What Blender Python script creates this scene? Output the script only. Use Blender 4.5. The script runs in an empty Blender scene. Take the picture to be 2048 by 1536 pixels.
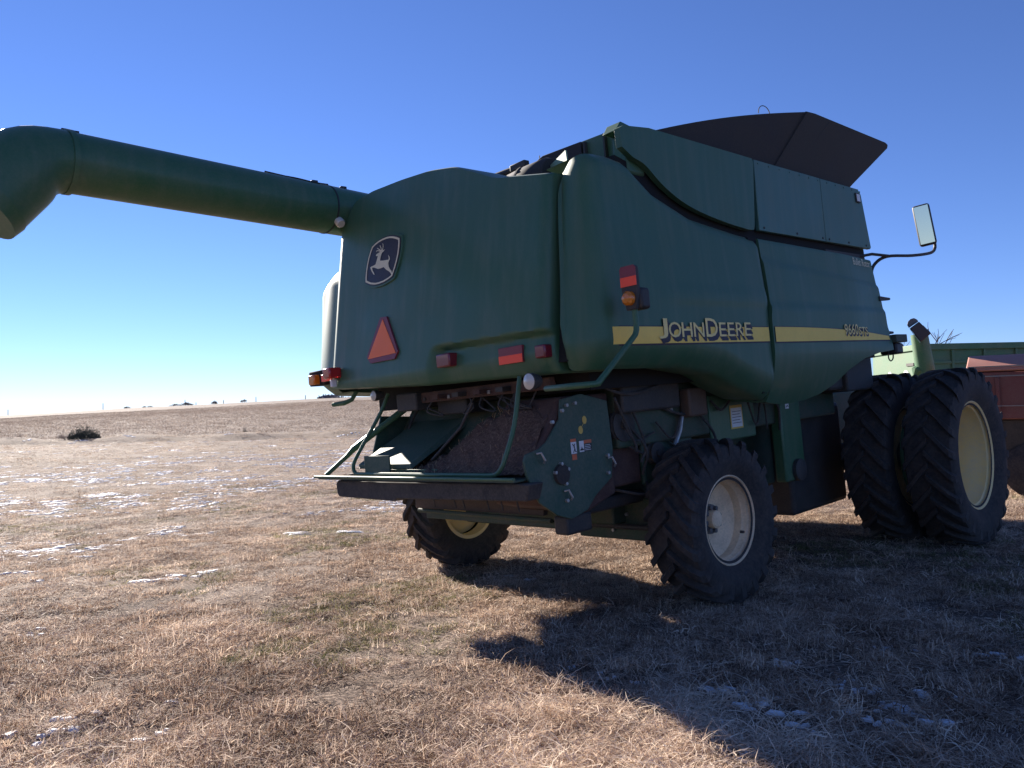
import bpy, bmesh, math, random
import numpy as np
from mathutils import Vector, Matrix
from mathutils.geometry import tessellate_polygon

rnd = random.Random(7)
scene = bpy.context.scene
COL = scene.collection

# ---------------------------------------------------------------- camera, sky, sun, exposure
F = 1540.0 / 2048.0
cam_d = bpy.data.cameras.new('camera'); cam = bpy.data.objects.new('camera', cam_d); COL.objects.link(cam)
cam_d.sensor_width = 36.0; cam_d.lens = 36.0 * F; cam_d.clip_start = 0.05; cam_d.clip_end = 20000
CAM = Vector((-0.624, -7.292, 1.631))
fwd = Vector((0.0, 0.99953, 0.0305)).normalized()
right = Vector((0.9998, 0.0006, -0.02)).normalized(); right = (right - fwd * right.dot(fwd)).normalized()
upv = right.cross(fwd)
cam.matrix_world = Matrix(((right.x, upv.x, -fwd.x, CAM.x), (right.y, upv.y, -fwd.y, CAM.y), (right.z, upv.z, -fwd.z, CAM.z), (0, 0, 0, 1)))
scene.camera = cam

SUN_EL, SUN_AZ = math.radians(20.5), math.radians(-35.2)     # azimuth from +Y towards +X
world = bpy.data.worlds.new('World'); scene.world = world; world.use_nodes = True
wn = world.node_tree; wn.nodes.clear()
sky = wn.nodes.new('ShaderNodeTexSky'); sky.sky_type = 'NISHITA'; sky.sun_disc = False
sky.sun_elevation = SUN_EL; sky.sun_rotation = SUN_AZ; sky.altitude = 500; sky.air_density = 0.85; sky.dust_density = 0.0; sky.ozone_density = 4.5
bg = wn.nodes.new('ShaderNodeBackground'); bg.inputs['Strength'].default_value = 0.050
wo = wn.nodes.new('ShaderNodeOutputWorld')
tint = wn.nodes.new('ShaderNodeMix'); tint.data_type = 'RGBA'; tint.blend_type = 'MULTIPLY'; tint.inputs[0].default_value = 1.0; tint.inputs[7].default_value = (.88, .90, 1.20, 1)
wn.links.new(sky.outputs[0], tint.inputs[6]); wn.links.new(tint.outputs[2], bg.inputs['Color']); wn.links.new(bg.outputs[0], wo.inputs['Surface'])

sun_d = bpy.data.lights.new('sun', 'SUN'); sun_d.energy = 5.0; sun_d.angle = math.radians(0.5); sun_d.color = (1.0, 0.91, 0.80)
sun = bpy.data.objects.new('sun', sun_d); COL.objects.link(sun)
sdir = Vector((math.sin(SUN_AZ) * math.cos(SUN_EL), math.cos(SUN_AZ) * math.cos(SUN_EL), math.sin(SUN_EL)))
sun.rotation_euler = sdir.to_track_quat('Z', 'Y').to_euler(); sun.location = (-30, 40, 30)

scene.render.engine = 'CYCLES'
vs = scene.view_settings
vs.view_transform = 'Standard'; vs.look = 'None'; vs.exposure = 1.5; vs.gamma = 1.0; vs.use_curve_mapping = False
scene.cycles.max_bounces = 6; scene.cycles.diffuse_bounces = 3

# ---------------------------------------------------------------- helpers
class MB:
    """collects vertices and faces of one mesh"""
    def __init__(self): self.v = []; self.f = []
    def add(self, vs, fs):
        n = len(self.v); self.v += [tuple(p) for p in vs]; self.f += [tuple(i + n for i in f) for f in fs]; return self
    def box(self, x0, x1, y0, y1, z0, z1, M=None):
        vs = [Vector((x, y, z)) for z in (z0, z1) for y in (y0, y1) for x in (x0, x1)]
        if M: vs = [M @ p for p in vs]
        return self.add(vs, [(0, 2, 3, 1), (4, 5, 7, 6), (0, 1, 5, 4), (2, 6, 7, 3), (0, 4, 6, 2), (1, 3, 7, 5)])
    def tube(self, pts, r, n=10, caps=True):
        pts = [Vector(p) for p in pts]; m = len(pts)
        rs = r if isinstance(r, (list, tuple)) else [r] * m
        t0 = (pts[1] - pts[0]).normalized()
        a = t0.orthogonal().normalized(); vs = []
        for i, p in enumerate(pts):
            t = (pts[min(i + 1, m - 1)] - pts[max(i - 1, 0)]).normalized()
            a = (a - t * a.dot(t)).normalized(); b = t.cross(a)
            k = 1.0
            if 0 < i < m - 1:
                c = (pts[i] - pts[i - 1]).normalized().dot(t); k = 1 / max(c, 0.6)
            for j in range(n):
                an = 2 * math.pi * j / n
                vs.append(p + (a * math.cos(an) + b * math.sin(an)) * rs[i] * (k if k < 1.2 else 1.0))
        fs = [(i * n + j, i * n + (j + 1) % n, (i + 1) * n + (j + 1) % n, (i + 1) * n + j) for i in range(m - 1) for j in range(n)]
        if caps: fs += [tuple(range(n - 1, -1, -1)), tuple(range((m - 1) * n, m * n))]
        return self.add(vs, fs)
    def lathe(self, prof, n=48, axis='x', centre=(0, 0, 0)):
        """prof: list of (axial, radius)"""
        vs = []; c = Vector(centre)
        for a, r in prof:
            for j in range(n):
                an = 2 * math.pi * j / n; p = (r * math.cos(an), r * math.sin(an))
                q = {'x': (a, p[0], p[1]), 'y': (p[0], a, p[1]), 'z': (p[0], p[1], a)}[axis]
                vs.append(c + Vector(q))
        m = len(prof)
        fs = [(i * n + j, (i + 1) * n + j, (i + 1) * n + (j + 1) % n, i * n + (j + 1) % n) for i in range(m - 1) for j in range(n)]
        return self.add(vs, fs)
    def prism(self, poly, h0, h1, M=None, axis='x'):
        """poly (a,b) extruded along axis; for axis x the polygon is (y,z), y -> (x,z), z -> (x,y)"""
        def put(a, b, h): return {'x': (h, a, b), 'y': (a, h, b), 'z': (a, b, h)}[axis]
        n = len(poly)
        vs = [Vector(put(a, b, h0)) for a, b in poly] + [Vector(put(a, b, h1)) for a, b in poly]
        if M: vs = [M @ p for p in vs]
        tri = tessellate_polygon([[Vector((a, b, 0)) for a, b in poly]])
        fs = [tuple(t) for t in tri] + [tuple(i + n for i in reversed(t)) for t in tri]
        fs += [(i, (i + 1) % n, (i + 1) % n + n, i + n) for i in range(n)]
        return self.add(vs, fs)
    def grid(self, P, wrap=False):
        """P[i][j] points"""
        m, n = len(P), len(P[0])
        vs = [p for row in P for p in row]
        return self.add(vs, [(i * n + j, (i + 1) * n + j, (i + 1) * n + j + 1, i * n + j + 1) for i in range(m - 1) for j in range(n - 1)])
    def flat(self, poly, fn):
        """tessellated polygon mapped through fn(a,b)->point"""
        tri = tessellate_polygon([[Vector((a, b, 0)) for a, b in poly]])
        return self.add([fn(a, b) for a, b in poly], [tuple(t) for t in tri])
    def build(self, name, mat, parent=None, smooth=35, bevel=0.0, seg=2, loc=None, recalc=True):
        me = bpy.data.meshes.new(name); me.from_pydata(self.v, [], self.f); me.update()
        if recalc:
            bm = bmesh.new(); bm.from_mesh(me); bmesh.ops.recalc_face_normals(bm, faces=bm.faces); bm.to_mesh(me); bm.free()
        if smooth:
            me.shade_smooth(); me.set_sharp_from_angle(angle=math.radians(smooth))
        me.materials.append(MAT[mat] if isinstance(mat, str) else mat)
        o = bpy.data.objects.new(name, me); COL.objects.link(o)
        if parent is not None: o.parent = parent
        if loc is not None: o.location = loc
        if bevel:
            b = o.modifiers.new('bevel', 'BEVEL'); b.width = bevel; b.segments = seg; b.limit_method = 'ANGLE'; b.angle_limit = math.radians(40)
            b.harden_normals = False
        return o

def tag(o, label=None, cat=None, group=None, kind=None):
    if label: o['label'] = label
    if cat: o['category'] = cat
    if group: o['group'] = group
    if kind: o['kind'] = kind
    return o
def empty(name, loc=(0, 0, 0)):
    o = bpy.data.objects.new(name, None); COL.objects.link(o); o.location = loc; o.empty_display_size = 0.3; return o
def lerp(a, b, t): return a + (b - a) * t
def sm(a, b, x):
    t = min(max((x - a) / (b - a), 0.0), 1.0); return t * t * (3 - 2 * t)
def interp(x, xs, ys):
    return float(np.interp(x, xs, ys))
def smooth_poly(pts, k=6, closed=False):
    """Catmull-Rom through points (tuples of any length)"""
    P = [np.array(p, float) for p in pts]; out = []; n = len(P)
    for i in range(n if closed else n - 1):
        p1, p2 = P[i], P[(i + 1) % n]
        p0 = P[i - 1] if (closed or i > 0) else 2 * p1 - p2
        p3 = P[(i + 2) % n] if (closed or i + 2 < n) else 2 * p2 - p1
        for j in range(k):
            t = j / k
            out.append(tuple(.5 * (2 * p1 + (p2 - p0) * t + (2 * p0 - 5 * p1 + 4 * p2 - p3) * t * t + (3 * p1 - p0 - 3 * p2 + p3) * t ** 3)))
    if not closed: out.append(tuple(P[-1]))
    return out

# ---------------------------------------------------------------- materials
MAT = {}
class N:
    def __init__(self, name):
        self.m = bpy.data.materials.new(name); self.m.use_nodes = True; self.t = self.m.node_tree; self.b = self.t.nodes['Principled BSDF']; MAT[name] = self.m
    def new(self, typ, **kw):
        n = self.t.nodes.new(typ)
        for k, v in kw.items():
            if hasattr(n, k): setattr(n, k, v)
            else: n.inputs[k.replace('_', ' ')].default_value = v
        return n
    def link(self, a, b): self.t.links.new(a, b)
    def noise(self, scale, detail=4, rough=.6, coord=None, vec=None):
        n = self.new('ShaderNodeTexNoise'); n.inputs['Scale'].default_value = scale; n.inputs['Detail'].default_value = detail; n.inputs['Roughness'].default_value = rough
        if vec is None:
            tc = self.new('ShaderNodeTexCoord'); vec = tc.outputs[coord or 'Object']
        self.link(vec, n.inputs['Vector']); return n
    def ramp(self, src, stops):
        r = self.new('ShaderNodeValToRGB'); e = r.color_ramp.elements
        e[0].position, e[0].color = stops[0][0], (*stops[0][1], 1) if len(stops[0][1]) == 3 else stops[0][1]
        e[1].position, e[1].color = stops[-1][0], (*stops[-1][1], 1)
        for p, c in stops[1:-1]:
            k = e.new(p); k.color = (*c, 1)
        self.link(src, r.inputs[0]); return r
    def mix(self, fac, a, b):
        x = self.new('ShaderNodeMix'); x.data_type = 'RGBA'
        for s, i in ((fac, 0), (a, 6), (b, 7)):
            if hasattr(s, 'is_linked') or hasattr(s, 'links'): self.link(s, x.inputs[i])
            elif i: x.inputs[i].default_value = (*s, 1)
            else: x.inputs[i].default_value = s
        return x.outputs[2]
    def bump(self, src, strength=.2, dist=.01):
        b = self.new('ShaderNodeBump'); b.inputs['Strength'].default_value = strength; b.inputs['Distance'].default_value = dist
        self.link(src, b.inputs['Height']); self.link(b.outputs[0], self.b.inputs['Normal']); return b

def paint(name, col, dust=(.26, .23, .18), amt=.35, rough=.42, metal=0.0, coat=0.0, scale=2.2, fine=60, sheen=.03, streak=0.0):
    n = N(name)
    a = n.noise(scale, 6, .65); f = n.noise(fine, 3, .6)
    r1 = n.ramp(a.outputs[0], [(.35, (0, 0, 0)), (.75, (amt,) * 3)])
    r2 = n.ramp(f.outputs[0], [(.40, (0, 0, 0)), (.85, (amt * .8,) * 3)])
    ad = n.new('ShaderNodeMath', operation='ADD'); n.link(r1.outputs[0], ad.inputs[0]); n.link(r2.outputs[0], ad.inputs[1])
    fac = ad.outputs[0]
    if streak:                                       # rain-washed dust runs
        tcs = n.new('ShaderNodeTexCoord'); mp = n.new('ShaderNodeMapping'); mp.inputs['Scale'].default_value = (9, 9, .55); n.link(tcs.outputs['Object'], mp.inputs['Vector'])
        sk_ = n.noise(1.0, 5, .6, vec=mp.outputs[0]); rk = n.ramp(sk_.outputs[0], [(.46, (0, 0, 0)), (.78, (streak,) * 3)])
        a2 = n.new('ShaderNodeMath', operation='ADD'); n.link(fac, a2.inputs[0]); n.link(rk.outputs[0], a2.inputs[1]); fac = a2.outputs[0]
    n.link(n.mix(fac, col, dust), n.b.inputs['Base Color'])
    rr = n.ramp(a.outputs[0], [(.3, (rough,) * 3), (.8, (min(rough + .22, 1),) * 3)]); n.link(rr.outputs[0], n.b.inputs['Roughness'])
    n.b.inputs['Metallic'].default_value = metal; n.b.inputs['Coat Weight'].default_value = coat; n.b.inputs['Coat Roughness'].default_value = .16
    n.bump(f.outputs[0], .06, .003)
    n.b.inputs['Sheen Weight'].default_value = sheen; n.b.inputs['Sheen Roughness'].default_value = .45; n.b.inputs['Sheen Tint'].default_value = (.9, .88, .82, 1)
    return n
paint('green', (.020, .100, .040), amt=.16, rough=.46, coat=.12, sheen=.05, streak=.12)
paint('green_panel', (.020, .098, .045), amt=.12, rough=.47, coat=.12, scale=1.3, fine=140, sheen=.05, streak=.16)
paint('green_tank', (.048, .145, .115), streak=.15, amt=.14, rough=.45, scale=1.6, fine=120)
paint('green_dirty_shaded', (.016, .055, .030), dust=(.13, .10, .08), amt=.5, rough=.6, scale=5)  # dirty green, also darkened to paint in the deep shade underneath
paint('teal_plate', (.012, .058, .038), amt=.24, rough=.5, scale=4)  # teal darkened, underside shade put into the colour
paint('dark_steel', (.024, .023, .024), dust=(.13, .11, .09), amt=.35, rough=.6, scale=5)
paint('black_rubber', (.022, .021, .023), dust=(.14, .12, .10), amt=.5, rough=.8, scale=6)
paint('flap_brown', (.028, .027, .026), dust=(.07, .06, .05), amt=.5, rough=.75, scale=2)
paint('flap_black', (.022, .020, .022), dust=(.07, .06, .05), amt=.5, rough=.75, scale=2)
paint('tyre', (.019, .017, .018), dust=(.11, .085, .07), amt=.5, rough=.86, scale=7, fine=35)
paint('rim_cream', (.94, .68, .43), dust=(.50, .36, .24), amt=.6, rough=.55, scale=6)
paint('rim_yellow', (.92, .64, .24), dust=(.70, .54, .36), amt=.6, rough=.5, scale=5)
paint('hub_grey', (.085, .085, .092), dust=(.2, .17, .14), amt=.4, rough=.5, scale=20)
paint('galvanised', (.42, .43, .44), dust=(.3, .26, .2), amt=.5, rough=.45, metal=.6, scale=12)
paint('pale_green', (.22, .36, .24), amt=.25, rough=.5, scale=6)
paint('red_lid_lit', (.40, .15, .11), dust=(.45, .26, .20), amt=.5, rough=.55, scale=2)  # sunlit brightness of the lid put into a paler, dusty red
paint('red_machine', (.19, .038, .026), dust=(.24, .13, .09), amt=.5, rough=.5, scale=1.8)
paint('cart_green', (.030, .14, .05), amt=.35, rough=.5, scale=2)
paint('red_brown', (.055, .024, .020), dust=(.14, .09, .07), amt=.5, rough=.8, scale=7)  # base darkened to carry the deep shade under the rear
paint('grey_pipe', (.30, .27, .23), amt=.5, rough=.6, scale=8)
paint('brown_box', (.075, .045, .034), dust=(.15, .11, .08), amt=.5, rough=.6, scale=12)
paint('yellow_stripe', (.97, .64, .11), dust=(.72, .48, .16), amt=.3, rough=.5, scale=9)
paint('cream', (.82, .72, .48), dust=(.5, .44, .3), amt=.3, rough=.5, scale=20)
paint('letter_yellow', (.95, .72, .26), dust=(.5, .4, .22), amt=.3, rough=.5, scale=20)
paint('navy', (.014, .012, .030), amt=.1, rough=.5)
paint('white_decal', (.72, .72, .74), amt=.2, rough=.5)
paint('decal_yellow', (.70, .46, .08), amt=.2, rough=.5)
paint('decal_orange', (.62, .13, .04), amt=.2, rough=.5)
paint('decal_black', (.015, .014, .016), amt=.1, rough=.5)
paint('paper', (.62, .55, .36), amt=.3, rough=.6)
paint('signal_orange', (1.0, .17, .015), dust=(1.0, .22, .04), amt=.2, sheen=0, rough=.4)
paint('reflector_red', (1.0, .07, .02), dust=(.95, .10, .04), amt=.2, sheen=0, rough=.35)
paint('dark_red', (.20, .018, .035), dust=(.2, .06, .06), amt=.3, rough=.4)
paint('wood', (.09, .065, .05), amt=.4, rough=.9)
def simple(name, col, rough=.4, **kw):
    n = N(name); n.b.inputs['Base Color'].default_value = (*col, 1); n.b.inputs['Roughness'].default_value = rough
    for k, v in kw.items(): n.b.inputs[k].default_value = v
    return n
simple('lens_red', (.45, .02, .02), .15, **{'Transmission Weight': .25, 'Coat Weight': .5})
simple('lens_dark_red', (.16, .012, .022), .3, **{'Coat Weight': .4})
simple('lens_amber', (.80, .24, .02), .15, **{'Transmission Weight': .3, 'Coat Weight': .5})
simple('lens_clear', (.55, .52, .45), .25, **{'Coat Weight': .6})
simple('mirror_glass', (.96, .82, .58), .05, Metallic=1.0)  # warm tint paints in the look of a pale reflection
simple('dark_glass', (.01, .012, .014), .08, **{'Coat Weight': .5})
simple('inner_shade', (.010, .010, .011), .95)  # near-black, paints the darkness inside gaps and recesses

# ================================================================= TERRAIN
def vnoise(x, y, seed=0):
    x = np.asarray(x, float); y = np.asarray(y, float); xi = np.floor(x).astype(int); yi = np.floor(y).astype(int); fx_, fy_ = x - xi, y - yi
    def hsh(a, b):
        k = (a * 374761393 + b * 668265263 + seed * 974634777) & 0x7fffffff; k = ((k ^ (k >> 13)) * 1274126177) & 0x7fffffff; return ((k ^ (k >> 16)) & 0xffff) / 65535.0
    fx_ = fx_ * fx_ * (3 - 2 * fx_); fy_ = fy_ * fy_ * (3 - 2 * fy_)
    return (hsh(xi, yi) * (1 - fx_) + hsh(xi + 1, yi) * fx_) * (1 - fy_) + (hsh(xi, yi + 1) * (1 - fx_) + hsh(xi + 1, yi + 1) * fx_) * fy_
def fbm(x, y, seed=0, o=3):
    v = 0; a = .5; t = 0
    for k in range(o): v = v + a * vnoise(x * 2 ** k + 17.3 * k, y * 2 ** k - 9.1 * k, seed + k); t += a; a *= .55
    return v / t

def height(x, y):
    """terrain height (numpy friendly)"""
    x = np.asarray(x, float); y = np.asarray(y, float)
    zp = .0343 * x - .0306 * y
    h = np.where(zp < 0, 1.0 * np.tanh(zp / 1.0), .7 * np.tanh(zp / .7))
    dx, dy = x - CAM.x, y - CAM.y; d = np.hypot(dx, dy) + 1e-6; az = np.degrees(np.arctan2(dx, dy))
    near = np.clip(1 - d / 60, 0, 1)
    h = h + .012 * np.sin(x * 1.7 + y * .6) * np.sin(y * 1.3 - x * .4) + .03 * np.sin(x * .31 + 1) * np.sin(y * .27)
    rough = np.clip(1 - d / 34, 0, 1)
    h = h + rough * (.075 * (fbm(x * 2.3, y * 2.3, 71) - .5) + .05 * (fbm(x * .8 + 3, y * .8, 77) - .5))
    # bank and ditch along the field edge, field hill behind
    edge = 96 + 5 * np.sin(az * .11) + 2 * np.sin(az * .7)
    h = h + .55 * np.exp(-((d - edge) / 3.0) ** 2) * (.6 + .4 * np.sin(az * .9)) - .45 * np.exp(-((d - edge + 7) / 4) ** 2)
    es = np.interp(az, [-60, -33.6, -24, -12, 10, 60], [.05, .13, .55, .98, 1.0, .9])
    crest = CAM.z + 650 * np.tan(np.radians(es))
    t = np.clip((d - edge - 4) / (650 - edge), 0, 1); hill = (crest + 1.0) * (t * (1.35 - .35 * t))
    h = h + hill
    h = h - np.where(d > 650, (d - 650) * .022, 0) * np.clip((d - 650) / 200, 0, 1)
    h = h + np.where(d > 130, .35 * np.sin(x * .05) * np.sin(y * .043) * np.clip((d - 130) / 200, 0, 1), 0)
    return h
def gz(x, y): return float(height(x, y))

# polar sheet centred near the camera: fine near, coarse to the horizon
radii = list(np.concatenate([np.linspace(0, 20, 200), np.geomspace(20.15, 3000, 170)]))
NA = 900
vx = [(CAM.x, CAM.y, gz(CAM.x, CAM.y))]
for r in radii[1:]:
    a = np.linspace(0, 2 * np.pi, NA, endpoint=False); X = CAM.x + r * np.sin(a); Y = CAM.y + r * np.cos(a); Z = height(X, Y)
    vx += list(zip(X.tolist(), Y.tolist(), Z.tolist()))
fx = [(0, 1 + (j + 1) % NA, 1 + j) for j in range(NA)]
for i in range(len(radii) - 2):
    b0, b1 = 1 + i * NA, 1 + (i + 1) * NA
    fx += [(b0 + j, b0 + (j + 1) % NA, b1 + (j + 1) % NA, b1 + j) for j in range(NA)]
n = N('ground_mat')
tc = n.new('ShaderNodeTexCoord'); ob = tc.outputs['Object']
big = n.noise(.35, 5, .6, vec=ob); mid = n.noise(3.5, 6, .65, vec=ob); fin = n.noise(38, 6, .7, vec=ob)
c1 = n.ramp(mid.outputs[0], [(.28, (.055, .040, .034)), (.5, (.17, .122, .095)), (.72, (.32, .24, .19))])
c2 = n.ramp(fin.outputs[0], [(.34, (.035, .027, .023)), (.48, (.17, .122, .095)), (.60, (.58, .46, .36))])
g1 = n.mix(.6, c1.outputs[0], c2.outputs[0])
g2 = n.ramp(big.outputs[0], [(.36, (.55, .50, .47)), (.62, (1.0, 1.0, 1.0))])
mul = n.new('ShaderNodeMix'); mul.data_type = 'RGBA'; mul.blend_type = 'MULTIPLY'; mul.inputs[0].default_value = 1
n.link(g1, mul.inputs[6]); n.link(g2.outputs[0], mul.inputs[7])
# field beyond the bank: distance from the farmyard
sep = n.new('ShaderNodeVectorMath', operation='DISTANCE'); n.link(ob, sep.inputs[0]); sep.inputs[1].default_value = (CAM.x, CAM.y, 0)
fr = n.new('ShaderNodeMapRange'); fr.inputs['From Min'].default_value = 97; fr.inputs['From Max'].default_value = 106; n.link(sep.outputs['Value'], fr.inputs['Value'])
fl = n.noise(.9, 8, .75, vec=ob); fl2 = n.noise(.06, 4, .6, vec=ob)
f1 = n.ramp(fl.outputs[0], [(.38, (.065, .045, .040)), (.5, (.150, .108, .088)), (.64, (.36, .28, .23))])
f2 = n.ramp(fl2.outputs[0], [(.4, (.78, .76, .78)), (.6, (1, 1, 1))])
mul2 = n.new('ShaderNodeMix'); mul2.data_type = 'RGBA'; mul2.blend_type = 'MULTIPLY'; mul2.inputs[0].default_value = 1
n.link(f1.outputs[0], mul2.inputs[6]); n.link(f2.outputs[0], mul2.inputs[7])
n.link(n.mix(fr.outputs[0], mul.outputs[2], mul2.outputs[2]), n.b.inputs['Base Color'])
n.b.inputs['Roughness'].default_value = .95; n.b.inputs['Specular IOR Level'].default_value = .15
n.bump(fin.outputs[0], .8, .03)
gm = MB(); gm.v = vx; gm.f = fx
ground = gm.build('ground', 'ground_mat', smooth=180, recalc=False); tag(ground, kind='structure')

# ================================================================= COMBINE HARVESTER (local: x = its right, y = forward, z = up)
cu = Vector((.7362, .6746, .0530)).normalized(); cs = Vector((.6728, -.7384, .0460)); cs = (cs - cu * cs.dot(cu)).normalized(); cz = cs.cross(cu)
combine = empty('combine_harvester')
combine.matrix_world = Matrix(((cs.x, cu.x, cz.x, 0), (cs.y, cu.y, cz.y, 0), (cs.z, cu.z, cz.z, 0), (0, 0, 0, 1)))
tag(combine, 'large green combine harvester parked on dead grass, seen from its right rear', 'combine')

# ---- rear hood
def hood_u(s, z):
    u = -1.66 + .018 * (s / 1.4) ** 2 + .165 * (z - 2.1)
    if z < 2.06: u += .9 * (2.06 - z) ** 2 * 3.0
    e = max(0, -s - 1.38) if s < 0 else max(0, s - 1.34) * 1.2      # rounded vertical edges
    u += .9 * e * e * 6 / (1 + 3 * e)
    m = sm(.10, .26, s - .35 * max(0, z - 2.06) ) * (1 - sm(2.165 - .02 * s, 2.215 - .02 * s, z))
    u += .07 * m                                     # recessed lamp shelf, right
    return u
zt_x = [-1.69, -1.42, -.9, -.4, .0, .35, .62, .85, 1.05, 1.42]
zt_z = [3.42, 3.74, 3.76, 3.73, 3.69, 3.62, 3.50, 3.385, 3.34, 3.255]
_xs = np.linspace(-1.75, 1.45, 129); _zs = np.interp(_xs, zt_x, zt_z); _k = np.exp(-np.linspace(-2, 2, 13) ** 2); _k /= _k.sum(); _zs = np.convolve(np.pad(_zs, 6, 'edge'), _k, 'valid')
def hood_pt(a, b):
    sa = lerp(-1.69, 1.405, a)
    zt = interp(sa, _xs, _zs); zb = interp(sa, [-1.69, -1.3, 0, 1.42], [2.03, 1.99, 1.92, 1.885])
    z = lerp(zb, zt, b)
    s = sa + (.22 * sm(3.05, 3.75, z) if sa < 0 else 0) * (-sa / 1.5 if sa < 0 else 0) * sm(.6, 1.5, -sa)
    return s, z
NAh, NBh = 110, 90
P = []
for i in range(NAh + 1):
    row = []
    for j in range(-2, NBh + 3):
        b = min(max(j / NBh, 0), 1); s, z = hood_pt(i / NAh, b); u = hood_u(s, z)
        if j == -2: u += .30; z += .02
        if j == -1: u += .05; z -= .012
        if j == NBh + 1: u += .03; z += .012
        if j == NBh + 2: u += .42; z += .015
        row.append((s, u, z))
    P.append(row)
# forward-turned flanks
def flank(row, ds, du): return [(s + ds, u + du, z) for s, u, z in row]
P = [flank(P[0], -.01, .36), flank(P[0], -.035, .10), flank(P[0], -.022, .03)] + P + [flank(P[-1], .010, .03), flank(P[-1], .0, .36)]
hood = MB().grid(P).build('rear_hood', 'green_panel', combine, smooth=50)

def on_hood(s, z, off=.006): return (s, hood_u(s, z) - off, z)
# ---- emblem: backing, border, field, deer
def em(zx, zy):                                      # drawing coordinates -> hood (s, z)
    # three measured corners of the drawing: (121,164)->(-.955,3.28), (482,110)->(-.425,3.215), (301,615)->(-.735,2.86)
    A = np.array([[121, 164, 1], [482, 110, 1], [301, 615, 1]], float)
    k = np.linalg.solve(A, np.array([[-.845, 3.265], [-.345, 3.215], [-.635, 2.845]]))
    r = np.array([zx, zy, 1.0]) @ k; return float(r[0]), float(r[1])
shield = [(165, 205), (200, 172), (240, 145), (285, 124), (330, 110), (370, 104), (410, 106), (450, 116), (484, 130), (490, 165), (493, 220), (491, 290), (483, 360), (468, 440), (447, 520), (410, 550), (350, 585), (300, 603), (250, 613), (190, 610), (130, 590), (124, 540), (122, 480), (125, 400), (134, 330), (146, 270)]
def scaled(poly, k, c=(308, 362)): return [(c[0] + (x - c[0]) * k, c[1] + (y - c[1]) * k) for x, y in poly]
def hood_decal(name, poly, mat, parent, off, dens=0):
    m = MB(); m.flat(poly, lambda a, b: on_hood(*em(a, b), off)); return m.build(name, mat, parent, smooth=0)
plate = MB()
for k0, o0, k1, o1 in ((1.15, -.01, 1.13, .014), (1.13, .014, 1.0, .014)):
    A = [on_hood(*em(*p), o0) for p in scaled(shield, k0)]; B = [on_hood(*em(*p), o1) for p in scaled(shield, k1)]; nn = len(A)
    plate.add(A + B, [(i, (i + 1) % nn, nn + (i + 1) % nn, nn + i) for i in range(nn)])
emblem = plate.build('emblem', 'green_panel', hood)
# depth limit: thing > part > sub-part, so emblem pieces hang under the hood's emblem by being parts of the combine
emblem.parent = combine
hood_decal('emblem_field', scaled(shield, 1.05), 'navy', emblem, .0175)
m = MB(); A = [on_hood(*em(*p), .021) for p in scaled(shield, 1.0)]; B = [on_hood(*em(*p), .021) for p in scaled(shield, .925)]; nn = len(A)
m.add(A + B, [(i, (i + 1) % nn, nn + (i + 1) % nn, nn + i) for i in range(nn)]); m.build('emblem_border', 'cream', emblem, smooth=0)
deer = [(225, 300), (232, 288), (248, 278), (268, 267), (285, 262), (298, 254), (306, 247), (328, 239), (316, 260), (300, 270), (292, 290), (285, 325), (283, 358), (320, 358), (370, 351), (380, 352), (386, 335), (372, 298), (392, 320), (400, 348), (391, 360), (386, 385), (395, 420), (411, 448), (432, 466), (444, 500), (440, 517), (425, 488), (400, 470), (372, 456), (350, 440), (335, 427), (300, 440), (268, 446), (240, 437), (215, 430), (194, 434), (205, 462), (226, 488), (236, 511), (220, 503), (198, 478), (180, 450), (170, 432), (182, 420), (212, 409), (232, 398), (240, 365), (246, 335), (250, 306), (240, 308), (228, 309)]
m = MB().flat(deer, lambda a, b: on_hood(*em(a, b), .021))
for st in ([(291, 264), (299, 240), (303, 215), (300, 190), (293, 174)], [(288, 255), (280, 225), (262, 195)], [(284, 258), (262, 240), (230, 222)], [(280, 264), (258, 252), (232, 250), (224, 262)]):
    w = 5.5
    for (x0, y0), (x1, y1) in zip(st[:-1], st[1:]):
        L_ = math.hypot(x1 - x0, y1 - y0); ox, oy = -(y1 - y0) / L_ * w, (x1 - x0) / L_ * w
        m.add([on_hood(*em(x0 - ox, y0 - oy), .0212), on_hood(*em(x0 + ox, y0 + oy), .0212), on_hood(*em(x1 + ox * .7, y1 + oy * .7), .0212), on_hood(*em(x1 - ox * .7, y1 - oy * .7), .0212)], [(0, 1, 2, 3)]); w *= .85
m.build('leaping_deer', 'cream', emblem, smooth=0, recalc=False)

# ---- slow-moving-vehicle triangle
def tri_plate(poly, o0, o1):
    m = MB(); nn = len(poly); A = [on_hood(*p, o0) for p in poly]; B = [on_hood(*p, o1) for p in poly]
    m.add(A + B, [(i, (i + 1) % nn, nn + (i + 1) % nn, nn + i) for i in range(nn)] + [tuple(range(nn, 2 * nn))]); return m
tri = tri_plate([(-.59, 2.55), (-.49, 2.545), (-.285, 2.225), (-.33, 2.165), (-.71, 2.165), (-.775, 2.225)], .0, .018).build('warning_triangle', 'dark_red', combine, smooth=0)
tri_plate([(-.545, 2.53), (-.31, 2.212), (-.75, 2.205)], .0185, .021).build('triangle_face', 'signal_orange', tri, smooth=0)

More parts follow.
